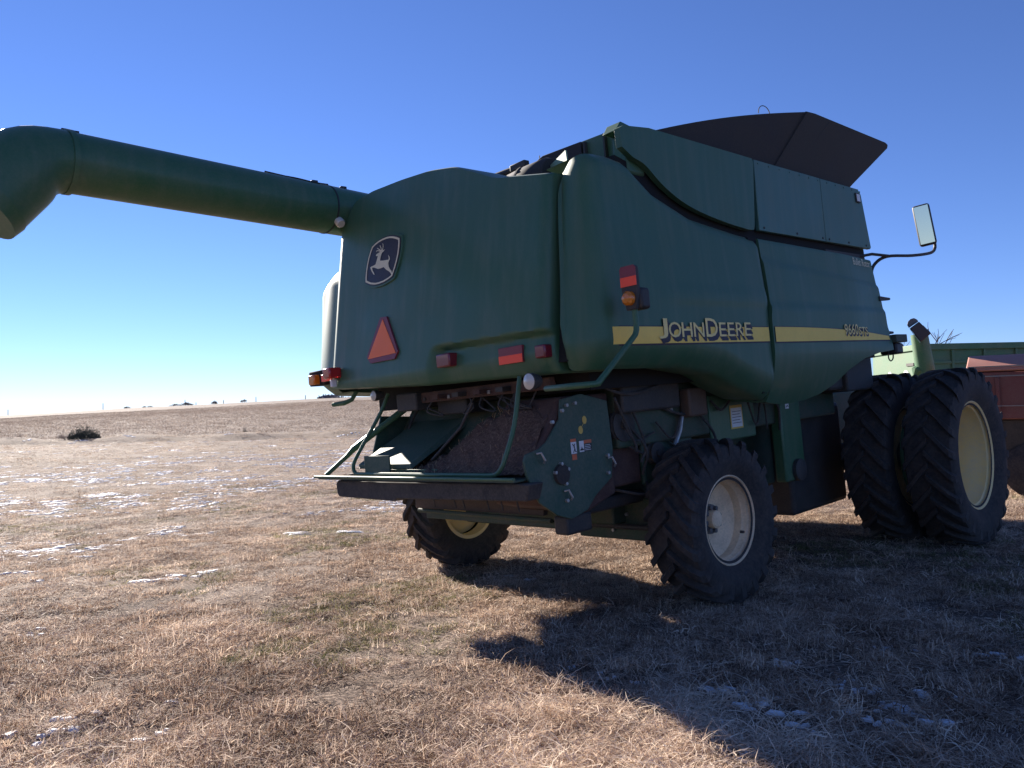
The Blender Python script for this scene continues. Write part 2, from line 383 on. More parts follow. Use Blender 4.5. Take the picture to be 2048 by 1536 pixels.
# ---- hood lamps and reflectors
def rounded_box(name, x0, x1, y0, y1, z0, z1, mat, parent, bev=.01): return MB().box(x0, x1, y0, y1, z0, z1).build(name, mat, parent, bevel=bev)
def hood_lamp(s0, s1, z0, z1, mat, dep=.075):
    u = hood_u((s0 + s1) / 2, (z0 + z1) / 2)
    o = rounded_box('tail_lamp', s0, s1, u - dep, u + .03, z0, z1, mat, combine, .012)
    return o
hood_lamp(.235, .405, 2.03, 2.135, 'lens_dark_red'); hood_lamp(1.30, 1.40, 1.99, 2.08, 'lens_dark_red', .05)
u = hood_u(1.07, 2.03)
rf = rounded_box('reflector', .90, 1.15, u - .012, u + .02, 1.985, 2.105, 'dark_red', combine, .003)
rounded_box('reflector_strip', .902, 1.148, u - .016, u - .0122, 1.986, 2.045, 'reflector_red', rf, 0)

# ---- right rear side panel (wraps the corner)
def side_path(t):
    """t in metres along the panel from the hood seam"""
    c = Vector((1.47, -1.22)); 
    if t < .22: return 1.486 + t * .11, -1.565 + t * .115
    tt = t - .22
    if tt < .40:
        a = tt / .40 * math.pi / 2 * .98; return 1.51 + .26 * math.sin(a), -1.54 + .28 * (1 - math.cos(a))
    return 1.77, -1.26 + (tt - .40)
def lean(z): return -.05 * sm(2.25, 3.2, z)
zt_t = [0, .06, .16, .30, .50, .75, .93, 1.02, 1.21, 1.69, 2.33, 2.60]
zt_v = [3.20, 3.255, 3.30, 3.33, 3.345, 3.35, 3.33, 3.27, 3.15, 3.0, 2.935, 2.915]
zb_t = [0, .10, .3, 1.36, 1.85, 2.18, 2.52, 2.60]
zb_v = [2.02, 1.94, 1.88, 1.86, 1.79, 1.66, 1.55, 1.54]
TEND = 2.56
def side_pt(t, z, zb, zt):
    s, u = side_path(t); k = 1 - sm(.15, .65, t)
    u += .165 * (z - 2.1) * k
    tuck = max(0, 1 - (z - zb) / .20) ** 2 * .13; tuck += max(0, 1 - (zt - z) / .10) ** 2 * .06
    nx, ny = (1, 0) if t > .6 else (sm(0, .6, t), -(1 - sm(0, .6, t)))
    if t > .6: nx = 1
    s += lean(z) - tuck * nx; u -= tuck * ny
    # pressed swage lines
    s += .010 * sm(2.30, 2.36, z) * (1 - sm(2.40, 2.50, z)) * sm(.9, 1.5, t)
    return (s, u, z)
P = []
ts = list(np.linspace(0, .7, 36)) + list(np.linspace(.74, TEND, 44))
for t in ts:
    zt = interp(t, zt_t, zt_v); zb = interp(t, zb_t, zb_v) ; row = []
    zz = list(zb + (zt - zb) * (np.linspace(0, 1, 46)))
    p0 = side_pt(t, zb, zb, zt); p1 = side_pt(t, zt, zb, zt)
    inx, iny = (-.35, 0) if t > .6 else (-.35 * sm(0, .5, t), .30 * (1 - sm(0, .6, t)))
    row.append((p0[0] + inx, p0[1] + iny, p0[2] + .03))
    row += [side_pt(t, z, zb, zt) for z in zz]
    row.append((p1[0] + inx, p1[1] + iny, p1[2] + .0))
    P.append(row)
P = [[(s - .02, u + .30, z) for s, u, z in P[0]], [(s, u + .02, z) for s, u, z in P[0]]] + P + [[(s - .01, u + .012, z) for s, u, z in P[-1]], [(s - .10, u + .012, z) for s, u, z in P[-1]]]
rear_panel = MB().grid(P).build('rear_side_panel', 'green_panel', combine, smooth=45)
# mirrored left panel
lp = smooth_poly([(-1.60, -1.535), (-1.80, -1.515), (-1.96, -1.47), (-2.07, -1.40), (-2.14, -1.29), (-2.17, -1.10), (-2.18, -.6), (-2.18, .66)], 5)
PL = []; tl = 0.0
for i, (s_, u_) in enumerate(lp):
    if i: tl += math.hypot(s_ - lp[i - 1][0], u_ - lp[i - 1][1])
    zt = interp(tl, [0, .2, .36, .5, .65, 1.5, 3], [3.22, 3.22, 3.19, 3.13, 3.07, 3.0, 2.9]); zb = interp(tl, [0, .25, .45, .7, 3], [1.96, 1.97, 2.0, 1.95, 1.8]); row = []
    for j in range(40):
        z = lerp(zb, zt, j / 39); k = 1 - sm(.3, .8, tl); cap = max(0, 1 - (zt - z) / .16) ** 2 * .10 + max(0, 1 - (z - zb) / .14) ** 2 * .10
        row.append((s_ + cap * (.3 + .7 * sm(.1, .6, tl)), u_ + .165 * (z - 2.1) * k + cap * k, z))
    row = [(row[0][0] + .25, row[0][1] + .22 * k, row[0][2] + .02)] + row + [(row[-1][0] + .25, row[-1][1] + .22 * k, row[-1][2] + .01)]
    PL.append(row)
left_panel = MB().grid(PL).build('left_side_panel', 'green_panel', combine, smooth=50)

# ---- right front side panel
fr_u = [.62, .72, .9, 1.08, 1.4, 1.66, 1.9, 2.13, 2.45, 2.8, 3.19]
fr_z = [1.545, 1.52, 1.495, 1.485, 1.50, 1.54, 1.62, 1.74, 1.84, 1.89, 1.915]
def front_pt(u, z):
    zz = max(0, 1.99 - z); s = 1.775 + lean(z) - .60 * zz * zz
    s -= .05 * sm(2.2, 3.3, u) * sm(1.9, 2.2, z)
    s += .018 * sm(2.37, 2.31, z) - .016 * sm(2.70, 2.74, z - .05 * (u - .8) * -1)
    return s
P = []
for i in range(70):
    a = i / 69; row = []
    for j in range(46):
        b = j / 45
        ub = lerp(.70, 3.16, a); zb = interp(ub, fr_u, fr_z); zt = 2.905 - .012 * (ub - .7); z = lerp(zb, zt, b)
        uu = lerp(.70 + .03 * sm(2.2, 2.35, z), lerp(3.18, 3.20, b) if z < 2.1 else lerp(3.21, 3.10, (z - 2.1) / .8), a)
        row.append((front_pt(uu, z), uu, z))
    row = [(row[0][0] - .25, row[0][1], row[0][2] + .03)] + row + [(row[-1][0] - .012, row[-1][1], row[-1][2] + .012), (row[-1][0] - .12, row[-1][1], row[-1][2] + .012)]
    P.append(row)
P = [[(s - .10, u + .004, z) for s, u, z in P[0]]] + P + [[(s - .02, u + .012, z) for s, u, z in P[-1]], [(s - .4, u + .012, z) for s, u, z in P[-1]]]
front_panel = MB().grid(P).build('front_side_panel', 'green_panel', combine, smooth=45)

# ---- near-black strips painting shade into the panel gaps
MB().prism([(-1.52, 1.95), (-1.29, 3.2), (-1.15, 3.2), (-1.30, 1.95)], 1.37, 1.50).build('seam_shade', 'inner_shade', combine)
MB().box(1.55, 1.70, .60, .80, 1.6, 2.92).build('seam_shade', 'inner_shade', combine)

# ---- stripe with lettering
def on_side(u, z, off=.004):
    if u < .675:
        t = u + 1.26 + .62; zb = interp(t, zb_t, zb_v); zt = interp(t, zt_t, zt_v)
        s = side_pt(t, z, zb, zt)[0]
    else: s = front_pt(u, z)
    return (s + off, u, z)
def stripe_strip(name, u0, u1, zlo, zhi, mat, off, parent, n=24):
    m = MB(); m.grid([[on_side(lerp(u0, u1, i / n), lerp(zlo(lerp(u0, u1, i / n)), zhi(lerp(u0, u1, i / n)), j / 4), off) for j in range(5)] for i in range(n + 1)])
    return m.build(name, mat, parent, smooth=40)
lo_r = lambda u: 2.030; hi_r = lambda u: 2.148 - .02 * max(0, (-1.31 - u) / .05)
def hi_f(u): return 2.148 - .085 * ((u - .72) / 2.42) ** 2.2
st1 = stripe_strip('side_stripe', -1.34, .66, lo_r, lambda u: 2.148, 'yellow_stripe', .006, combine)
stripe_strip('stripe_edge', -1.352, .664, lambda u: 2.018, lambda u: 2.155, 'navy', .003, st1)
st2 = stripe_strip('side_stripe', .725, 3.13, lambda u: 2.022, hi_f, 'yellow_stripe', .006, combine)
stripe_strip('stripe_edge', .721, 3.145, lambda u: 2.010, lambda u: hi_f(u) + .007, 'navy', .003, st2)

def text_mesh(txt, size, bold=.0):
    c = bpy.data.curves.new('t', 'FONT'); c.body = txt; c.size = size; c.offset = bold; c.resolution_u = 3
    o = bpy.data.objects.new('t', c); COL.objects.link(o)
    dg = bpy.context.evaluated_depsgraph_get(); me = bpy.data.meshes.new_from_object(o.evaluated_get(dg))
    vs_ = [tuple(v.co) for v in me.vertices]; fs = [tuple(p.vertices) for p in me.polygons]
    bpy.data.objects.remove(o); bpy.data.curves.remove(c); bpy.data.meshes.remove(me); return vs_, fs
def letters(name, runs, place, mat, parent, off, shift=(0, 0)):
    """runs: (text, x0, x1, y0, height) fitted into the given box"""
    m = MB()
    for txt, x0, x1, y0, h, bold in runs:
        v_, f_ = text_mesh(txt, 1.0, bold); xs = [p[0] for p in v_]; ys = [p[1] for p in v_]
        a0, a1, b0, b1 = min(xs), max(xs), min(ys), max(ys)
        m.add([place(x0 + (p[0] - a0) / (a1 - a0) * (x1 - x0) + shift[0], y0 + (p[1] - b0) / (b1 - b0) * h + shift[1], off) for p in v_], f_)
    return m.build(name, mat, parent, smooth=0, recalc=False)
jd = [('J', -.865, -.755, 2.062, .145, .004), ('O', -.745, -.595, 2.070, .112, .004), ('H', -.585, -.455, 2.072, .108, .004), ('N', -.435, -.300, 2.072, .108, .004),
      ('D', -.275, -.115, 2.072, .142, .004), ('E', -.095, .000, 2.074, .108, .004), ('E', .025, .120, 2.075, .108, .004), ('R', .145, .255, 2.076, .108, .004), ('E', .275, .370, 2.077, .108, .004)]
for k in range(1, 6):
    letters('letter_shadow', [(a, b, c, d - .002, h, .028) for a, b, c, d, h, w in jd], on_side, 'navy', st1, .0075 + (6 - k) * .0003, (.006 * k, -.006 * k)) if k in (1, 3, 5) else None
letters('maker_lettering', jd, on_side, 'letter_yellow', st1, .0105)
md = [('9660', 2.03, 2.335, 2.075, .105, .006), ('STS', 2.35, 2.575, 2.075, .078, .006)]
for k in (1, 3): letters('letter_shadow', [(a, b, c, d, h, .028) for a, b, c, d, h, w in md], on_side, 'navy', st2, .0075 + (4 - k) * .0004, (.006 * k, -.006 * k))
letters('model_lettering', md, on_side, 'letter_yellow', st2, .0105)
letters('rotor_lettering', [('Bullet Rotor', 2.58, 3.05, 2.80, .075, .004)], on_side, 'cream', front_panel, .004).parent = combine

# ---- upper curved panel, tank side panels
def slab(name, outline, s0, thick, mat, parent, bevel=.018, tilt=0.0):
    m = MB().prism(outline, s0 - thick, s0); o = m.build(name, mat, parent, bevel=bevel, smooth=40); return o
curve = smooth_poly([(-.80, 3.40), (-.66, 3.36), (-.48, 3.245), (-.25, 3.145), (.02, 3.08), (.4, 3.03), (.72, 3.005)], 5)
slab('upper_side_panel', [(-.93, 3.595), (-.92, 3.46)] + curve + [(.80, 3.01), (.82, 3.05), (.90, 3.62), (.88, 3.648), (-.58, 3.655), (-.88, 3.62)], 1.655, .05, 'green_panel', combine, .014)
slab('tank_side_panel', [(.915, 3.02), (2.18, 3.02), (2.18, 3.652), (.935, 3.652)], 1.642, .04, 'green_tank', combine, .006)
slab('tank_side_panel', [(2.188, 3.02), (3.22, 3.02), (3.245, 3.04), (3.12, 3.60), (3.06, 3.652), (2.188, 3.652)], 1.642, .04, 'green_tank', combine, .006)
slab('marker_light', [(2.965, 3.50), (3.065, 3.50), (3.055, 3.60), (2.955, 3.60)], 1.656, .012, 'dark_steel', combine, .003)
slab('marker_light_lens', [(2.977, 3.512), (3.052, 3.512), (3.044, 3.588), (2.968, 3.588)], 1.660, .003, 'white_decal', combine, 0)
# near-black slab painting the shade inside the curved gap
MB().prism([(-.95, 3.05), (3.2, 2.80), (3.18, 3.03), (.8, 3.05), (-.93, 3.42)], 1.50, 1.585).build('recess_shade', 'inner_shade', combine)
# corner post of the tank, rear-facing
MB().prism([(-.80, 3.30), (-.60, 3.30), (-.60, 3.60), (-.79, 3.60)], 1.462, 1.60).build('corner_post', 'green', combine, bevel=.02)
MB().prism([(-.90, 3.60), (-.84, 3.675), (-.6, 3.64), (-.6, 3.60)], 1.47, 1.602).build('corner_cap', 'green', combine, bevel=.006)
# grain tank body and rear wall
MB().box(-1.6, 1.58, -.60, 3.05, 2.95, 3.66).build('grain_tank', 'green_dirty_shaded', combine)
rw = MB()
rw.prism([(1.46, 3.05), (1.46, 3.685), (1.0, 3.70), (.72, 3.71), (.58, 3.685), (.47, 3.61), (.42, 3.50), (.42, 3.05)], -.74, -.62, axis='y')
rw.build('tank_rear_wall', 'green', combine, bevel=.012)
MB().prism([(1.14, 3.40), (1.14, 3.685), (.72, 3.70), (.60, 3.665), (.50, 3.59), (.46, 3.40)], -.765, -.742, axis='y').build('rear_screen', 'flap_black', combine, bevel=.004)
for s0 in (1.17, 1.37): MB().box(s0, s0 + .016, -.775, -.742, 3.38, 3.67).build('wall_rib', 'dark_steel', combine)
# flared tank extension: right flap, corner gusset, other flaps
def shell(name, quad, mat, th=.02):
    a = [Vector(p) for p in quad]; nrm = (a[1] - a[0]).cross(a[2] - a[0]).normalized() * th; nn = len(a)
    m = MB().add(a + [p + nrm for p in a], [tuple(range(nn)), tuple(range(2 * nn - 1, nn - 1, -1))] + [(i, (i + 1) % nn, (i + 1) % nn + nn, i + nn) for i in range(nn)])
    return m.build(name, mat, combine, smooth=30)
shell('tank_flap', [(1.52, 1.45, 3.665), (1.52, 3.02, 3.665), (1.56, 3.10, 3.74), (1.742, 3.66, 4.165), (1.75, 3.66, 4.20), (1.75, 3.60, 4.216), (1.75, 1.95, 4.222), (1.748, 1.80, 4.212)], 'flap_brown')
gus = MB(); N_ = 14; top = []; bot = []
for i in range(N_ + 1):
    t = i / N_; uu = lerp(-.50, 1.82, t); bulge = .055 * math.sin(math.pi * min(1, t * 1.6)) if t < .625 else 0
    top.append((lerp(1.53, 1.748, t), uu, 3.665 + .545 * (t ** .93) + .03 * math.sin(math.pi * t))); bot.append((1.52, lerp(-.50, 1.46, t), 3.655))
gus.grid([[b, tuple(lerp(b[k], a[k], .5) for k in range(3)), a] for a, b in zip(top, bot)])
gus.build('corner_gusset', 'flap_black', combine, smooth=30)
hoop = [(1.66, lerp(1.07, 1.27, (1 - math.cos(t)) / 2) + 0.0, 4.085 + .03 * t / 3.14 + .07 * math.sin(t)) for t in np.linspace(0, math.pi, 13)]
MB().tube(hoop, .004, 6).build('wire_loop', 'dark_steel', combine)
shell('tank_flap', [(1.35, 3.06, 3.66), (-1.35, 3.06, 3.66), (-1.6, 3.5, 4.1), (1.6, 3.5, 4.1)], 'flap_brown')
shell('tank_flap', [(-1.54, -.4, 3.66), (-1.54, 3.0, 3.66), (-1.72, 3.4, 4.0), (-1.66, 1.6, 3.95)], 'flap_brown')

# ---- exhaust and intake gear on the deck
MB().tube([(.50, -.93, 3.50), (.66, -.95, 3.50), (.68, -.95, 3.50)], .085, 20).build('intake_pipe', 'grey_pipe', combine)
for a0, a1, r, mt in ((.30, .52, .105, 'dark_steel'), (.70, 1.02, .135, 'flap_black'), (.52, .70, .08, 'grey_pipe')):
    MB().lathe([(a0, 0), (a0, r * .9), (a0 + .02, r), (a1 - .03, r), (a1, r * .86), (a1, 0)], 28, 'x', (0, -.98, 3.415 + .02)).build('exhaust_muffler', mt, combine)
for a0 in (.42, .72): MB().lathe([(a0, .10), (a0, .142), (a0 + .02, .142), (a0 + .02, .10)], 28, 'x', (0, -.98, 3.435)).build('muffler_clamp', 'dark_steel', combine)
MB().tube([(.05, -.86, 3.655), (.30, -.86, 3.65), (.62, -.86, 3.64)], .028, 10).build('hand_rail', 'dark_steel', combine)
MB().box(.46, .64, -.90, -.84, 3.62, 3.675).build('rail_bracket', 'dark_steel', combine, bevel=.008)
br = Matrix.Translation((1.09, -1.02, 3.45)) @ Matrix.Rotation(math.radians(-20), 4, 'Z')
MB().prism([(-.20, -.10), (-.05, -.14), (.15, -.10), (.20, -.02), (.19, .075), (-.12, .045), (-.20, .0)], -.006, .006, M=br, axis='y').build('sheet_bracket', 'pale_green', combine)  # sunlit look of the bracket put into its pale colour
MB().box(.98, 1.12, -.95, -.90, 3.45, 3.53).build('cable_clamp', 'green_dirty_shaded', combine, bevel=.006)
MB().lathe([(-.03, 0), (-.03, .03), (.03, .03), (.03, 0)], 12, 'x', (1.30, -1.14, 3.30)).build('latch_bolt', 'dark_steel', combine)
MB().tube([(.62, -.70, 3.60), (.625, -.70, 3.74)], .004, 6).build('whip_aerial', 'dark_steel', combine)

# ---- inner body that the panels hang on
MB().box(-1.42, 1.35, -1.15, .6, 1.75, 3.18).build('engine_bay', 'inner_shade', combine)  # interior darkness put into the colour of this box
MB().box(-1.30, 1.18, -.70, 3.0, 1.28, 2.94).build('separator_body', 'green_dirty_shaded', combine, bevel=.02)
MB().box(-.80, .80, -.4, 3.0, .62, 1.30).build('cleaning_shoe', 'green_dirty_shaded', combine, bevel=.02)
MB().box(-1.55, 1.62, 2.2, 3.1, 1.85, 2.95).build('front_frame', 'dark_steel', combine)
MB().box(-1.15, 1.0, 2.25, 3.5, .27, 1.4).build('transmission_housing', 'dark_steel', combine, bevel=.05)  # dark block sized to fill the shaded space between the wheels
MB().box(1.10, 1.45, 2.35, 3.05, 1.55, 1.90).build('fuel_bracket', 'dark_steel', combine, bevel=.03)
MB().box(1.15, 1.50, 2.65, 3.30, 1.52, 1.90).build('frame_step', 'dark_steel', combine, bevel=.02)
# cab on the far front
cab = MB().box(-.85, .62, 3.15, 4.7, 1.75, 3.30).build('cab', 'dark_glass', combine, bevel=.05)
MB().box(-.95, .64, 3.12, 4.85, 3.30, 3.42).build('cab_roof', 'green', cab, bevel=.05)
MB().box(-.6, .6, 3.6, 5.8, .6, 1.5).build('feeder_house', 'green_dirty_shaded', combine, bevel=.03)

# ---- wheels (axis x; outer face towards +side)
def tyre_mesh(R, W, rr, nl, side):
    m = MB(); h = W / 2
    base = R - .045
    prof = [(-h * .66, rr - .02), (-h * .70, rr + .01), (-h * .86, rr + .06), (-h * .99, lerp(rr, base, .45)), (-h * 1.0, lerp(rr, base, .62)), (-h * .97, base - .045), (-h * .88, base - .015), (-h * .5, base - .002),
            (0, base), (h * .5, base - .002), (h * .88, base - .015), (h * .97, base - .045), (h * 1.0, lerp(rr, base, .62)), (h * .99, lerp(rr, base, .45)), (h * .86, rr + .06), (h * .70, rr + .01), (h * .66, rr - .02)]
    m.lathe(prof, 72)
    pitch = 2 * math.pi / nl
    for sgn in (-1, 1):
        for k in range(nl):
            a0 = k * pitch + (pitch / 2 if sgn > 0 else 0)
            pts = []
            for t, x, rt, rb, w in ((0, -.06 * h, 0, -.02, .026), (.35, .33 * h, .0, -.02, .026), (.7, .68 * h, -.002, -.03, .028), (.9, .90 * h, -.012, -.05, .032), (1.0, 1.01 * h, -.045, -.10, .034), (1.06, 1.0 * h, -.10, -.12, .026)):
                ang = a0 + t * pitch * 1.15
                for rad, ww in ((R + rb - .03, w * 1.25), (R + rt, w)):
                    for e in (-1, 1):
                        an = ang + e * ww / R
                        pts.append((sgn * x, rad * math.cos(an), rad * math.sin(an)))
            fs = []
            for i in range(5):
                b = i * 4; c = b + 4
                fs += [(b + 2, b + 3, c + 3, c + 2), (b, b + 2, c + 2, c), (b + 1, c + 1, c + 3, b + 3)]
            fs += [(0, 1, 3, 2), (20, 22, 23, 21)]
            m.add(pts, fs)
    return m
def wheel(loc, R, W, rr, nl, side, rim_mat, dish, steer=0, hub=True, label=None, spin=0.0):
    """wheel disc is the part; tyre, rim, hub and nuts are its sub-parts"""
    h = W / 2; xo = side * h * .72
    d = MB(); xd = xo - side * dish
    d.lathe([(xd - side * .012, 0), (xd - side * .012, rr * .62), (xd + side * .03, rr * .80), (xd + side * .045, rr * .90)], 48)
    wobj = d.build('wheel', rim_mat, combine, smooth=40, loc=loc); wobj.rotation_euler = (0, 0, math.radians(steer))
    t = tyre_mesh(R, W, rr, nl, side).build('tyre', 'tyre', wobj, smooth=32); t.rotation_euler = (spin, 0, 0)
    r = MB(); f = side
    r.lathe([(xd + f * .03, rr * .80), (xd + f * .045, rr * .895), (lerp(xd, xo, .55), rr * .90), (lerp(xd, xo, .62), rr * .93), (xo - f * .05, rr * .94), (xo - f * .035, rr * .985), (xo - f * .008, rr * 1.00), (xo + f * .006, rr * 1.03), (xo, rr * 1.055), (xo - f * .02, rr * 1.05)], 64)
    r.lathe([(xd, rr * .90), (-xo, rr * .93), (-xo, rr * 1.04), (-xo + f * .03, rr * 1.04)], 64)
    r.build('rim', rim_mat, wobj, smooth=30)
    if hub:
        MB().lathe([(xd, rr * .36), (xd + f * .022, rr * .35), (xd + f * .026, rr * .20)], 32).build('hub_plate', 'hub_grey', wobj, smooth=30)
        MB().lathe([(xd + f * .02, rr * .22), (xd + f * .075, rr * .21), (xd + f * .085, rr * .17), (xd + f * .09, 0)], 32).build('hub_cap', rim_mat, wobj, smooth=30)
        for k in range(8):
            a = 2 * math.pi * k / 8 + .2
            MB().lathe([(xd + f * .02, .020), (xd + f * .048, .019), (xd + f * .05, 0)], 6, 'x', (0, rr * .285 * math.cos(a), rr * .285 * math.sin(a))).build('wheel_nut', 'hub_grey', wobj, smooth=0)
    if label: wobj['label'] = label
    return wobj
w1 = wheel((1.495, 0, .64), .645, .45, .335, 20, 1, 'rim_cream', .20, label='rear right wheel with dusty cream rim', spin=.1)
MB().lathe([(.2, 0), (.2, .012), (.23, .011), (.23, 0)], 8, 'x', (0, .06, -.10)).build('tyre_valve', 'dark_steel', w1)
wheel((-1.73, -.02, .64), .645, .45, .335, 20, -1, 'rim_yellow', .20, steer=0, label='rear left wheel with yellow rim', spin=.05)
wheel((2.135, 3.68, .74), .925, .47, .545, 24, 1, 'rim_yellow', .40, hub=False, label='outer right dual drive wheel with deep yellow rim')
wheel((1.515, 3.68, .74), .925, .47, .545, 24, 1, 'rim_yellow', .10, hub=False, label='inner right dual drive wheel', spin=.12)
wheel((-1.6, 3.68, .74), .925, .47, .545, 24, -1, 'rim_yellow', .20, hub=False, label='inner left drive wheel')
wheel((-2.22, 3.68, .74), .925, .47, .545, 24, -1, 'rim_yellow', .30, hub=False, label='outer left drive wheel')
MB().lathe([(-2.0, 0), (-2.0, .16), (2.0, .16), (2.0, 0)], 20, 'x', (0, 3.68, .74)).build('front_axle', 'dark_steel', combine)
MB().lathe([(1.74, .50), (1.93, .50)], 40, 'x', (0, 3.68, .74)).build('dual_spacer', 'green', combine)

# ---- rear axle, frame
MB().box(-1.45, 1.25, -.18, .16, .50, .80).build('rear_axle', 'green_dirty_shaded', combine, bevel=.02)
MB().box(.25, 1.26, -.24, -.18, .47, .83).build('axle_plate', 'green_dirty_shaded', combine, bevel=.015)
for s0, z0 in ((.50, .70), (.50, .63), (.82, .69), (1.05, .70), (.66, .55)):
    MB().lathe([(0, 0), (-.022, .0), (-.022, .014), (0, .016)], 6, 'y', (s0, -.241, z0)).build('frame_bolt', 'galvanised', combine, smooth=0)
for s0 in (-.72, .66): MB().box(s0, s0 + .08, -.9, 3.0, .78, .96).build('frame_rail', 'green_dirty_shaded', combine, bevel=.01)
# kingpin and steering gear
MB().tube([(1.2, 0, .38), (1.2, 0, .92)], .055, 14).build('kingpin', 'dark_steel', combine)
MB().tube([(-1.1, -.32, .60), (1.1, -.32, .60)], .022, 10).build('tie_rod', 'dark_steel', combine)

# ---- straw chopper and its side plate (right)
plate_poly = [(-1.69, 1.345), (-1.56, 1.37), (-1.48, 1.41), (-1.33, 1.56), (-1.30, 1.70), (-1.08, 1.73), (-.80, 1.66), (-.78, 1.30), (-.82, 1.08), (-1.02, .97), (-1.12, .88), (-1.30, .84), (-1.44, .89), (-1.60, 1.0), (-1.70, 1.20), (-1.715, 1.30)]
cp = MB().prism(plate_poly, 1.17, 1.19).build('chopper_side_plate', 'teal_plate', combine, bevel=.004)
MB().prism([(-1.5, 1.15), (-1.35, 1.56), (-1.3, 1.7), (-.8, 1.66), (-.8, 1.05), (-1.2, 1.02)], -1.19, -1.17).build('chopper_side_plate', 'teal_plate', combine, bevel=.004)
MB().lathe([(1.19, .075), (1.215, .07), (1.225, .0)], 28, 'x', (0, -1.37, 1.17)).build('bearing_cap', 'flap_black', cp)
for du, dz in ((.0, .075), (-.065, .02), (.03, -.07), (.065, .03)):
    MB().lathe([(1.19, .013), (1.216, .013), (1.217, 0)], 6, 'x', (0, -1.37 + du, 1.17 + dz)).build('plate_bolt', 'galvanised', cp, smooth=0)
for du, dz in ((-1.42, 1.545), (-1.17, 1.665), (-1.26, 1.655), (-.86, 1.25), (-.87, 1.12), (-1.34, .98), (-1.31, 1.62)):
    MB().lathe([(1.19, .014), (1.212, .014), (1.213, 0)], 6, 'x', (0, du, dz)).build('plate_bolt', 'galvanised', cp, smooth=0)
# yellow dumbbell decal, warning decals
m = MB()
for (a, b) in ((-1.075, 1.535), (-1.125, 1.465)):
    m.flat([(a + .024 * math.cos(t), b + .030 * math.sin(t)) for t in np.linspace(0, 2 * math.pi, 16, endpoint=False)], lambda a, b: (1.1935, a, b))
m.flat([(-1.079, 1.525), (-1.071, 1.528), (-1.121, 1.475), (-1.129, 1.472)][0:2] + [(-1.117, 1.476), (-1.127, 1.472)], lambda a, b: (1.1935, a, b))
m.build('chain_decal', 'decal_yellow', cp, smooth=0)
def decal(name, a0, a1, b0, b1, x, mat, parent): return MB().add([(x, a0, b0), (x, a1, b0), (x, a1, b1), (x, a0, b1)], [(0, 1, 2, 3)]).build(name, mat, parent, smooth=0)
decal('warning_decal', -1.245, -1.185, 1.30, 1.385, 1.193, 'white_decal', cp); decal('warning_header', -1.245, -1.185, 1.386, 1.408, 1.193, 'decal_orange', cp); decal('warning_footer', -1.240, -1.190, 1.255, 1.296, 1.193, 'decal_orange', cp)
fig = MB()
for a, b in (((-1.228, 1.372), (-1.205, 1.345)), ((-1.202, 1.372), (-1.216, 1.345)), ((-1.212, 1.350), (-1.206, 1.335)), ((-1.206, 1.338), (-1.222, 1.308)), ((-1.206, 1.338), (-1.200, 1.312)), ((-1.200, 1.314), (-1.190, 1.312))):
    L_ = math.hypot(b[0] - a[0], b[1] - a[1]); ox, oz = -(b[1] - a[1]) / L_ * .004, (b[0] - a[0]) / L_ * .004
    fig.add([(1.1945, a[0] - ox, a[1] - oz), (1.1945, a[0] + ox, a[1] + oz), (1.1945, b[0] + ox, b[1] + oz), (1.1945, b[0] - ox, b[1] - oz)], [(0, 1, 2, 3)])
fig.build('warning_pictogram', 'decal_black', cp, smooth=0, recalc=False)
decal('warning_decal', -1.155, -1.105, 1.305, 1.385, 1.193, 'white_decal', cp); decal('warning_header', -1.103, -1.02, 1.363, 1.388, 1.193, 'decal_orange', cp); decal('warning_text_block', -1.103, -1.02, 1.305, 1.361, 1.193, 'decal_black', cp)
MB().add([(1.1945, -1.15, 1.315), (1.1945, -1.11, 1.315), (1.1945, -1.11, 1.325), (1.1945, -1.122, 1.328), (1.1945, -1.130, 1.345), (1.1945, -1.138, 1.328), (1.1945, -1.15, 1.323)], [tuple(range(7))]).build('warning_pictogram', 'decal_black', cp, smooth=0)
for k in range(4): decal('text_line', -1.098, -1.03 - .008 * (k % 2), 1.313 + .012 * k, 1.317 + .012 * k, 1.194, 'white_decal', cp)
# chopper handles (bent steel)
for base in ((-1.60, 1.34), (-1.36, 1.05), (-.86, 1.23)):
    a, b = base; MB().tube([(1.20, a, b), (1.225, a + .02, b + .005), (1.228, a + .05, b - .05), (1.205, a + .06, b - .07)], .008, 8).build('latch_handle', 'galvanised', combine)
# chopper drum housing, discharge chute and chaff
MB().prism([(-1.62, 1.22), (-1.25, 1.72), (-.75, 1.72), (-.75, .95), (-1.1, .85), (-1.45, .95)], .55, 1.16).build('chopper_housing', 'red_brown', combine, bevel=.02)
MB().prism([(-1.30, 1.20), (-.95, 1.75), (-.45, 1.75), (-.45, .95), (-1.1, .9)], -1.16, .55).build('chopper_back', 'green_dirty_shaded', combine, bevel=.02)
MB().add([(-1.12, -1.62, 1.28), (-.30, -1.62, 1.28), (-.20, -1.05, 1.62), (-.98, -1.05, 1.62), (-1.10, -1.62, 1.24), (-.28, -1.62, 1.24), (-.18, -1.02, 1.58), (-.96, -1.02, 1.58)],
         [(0, 1, 2, 3), (7, 6, 5, 4), (0, 4, 5, 1), (1, 5, 6, 2), (2, 6, 7, 3), (3, 7, 4, 0)]).build('discharge_chute', 'teal_plate', combine, bevel=.004)
MB().add([(-1.14, -1.64, 1.25), (-.95, -1.64, 1.25), (-1.0, -1.18, 1.52), (-1.16, -1.20, 1.30), (-1.16, -1.60, 1.24)], [(0, 1, 2, 3, 4)]).build('chute_wing', 'green', combine)
MB().box(-.95, -.55, -1.66, -1.645, 1.21, 1.36).build('chute_lip', 'teal_plate', combine, bevel=.004)
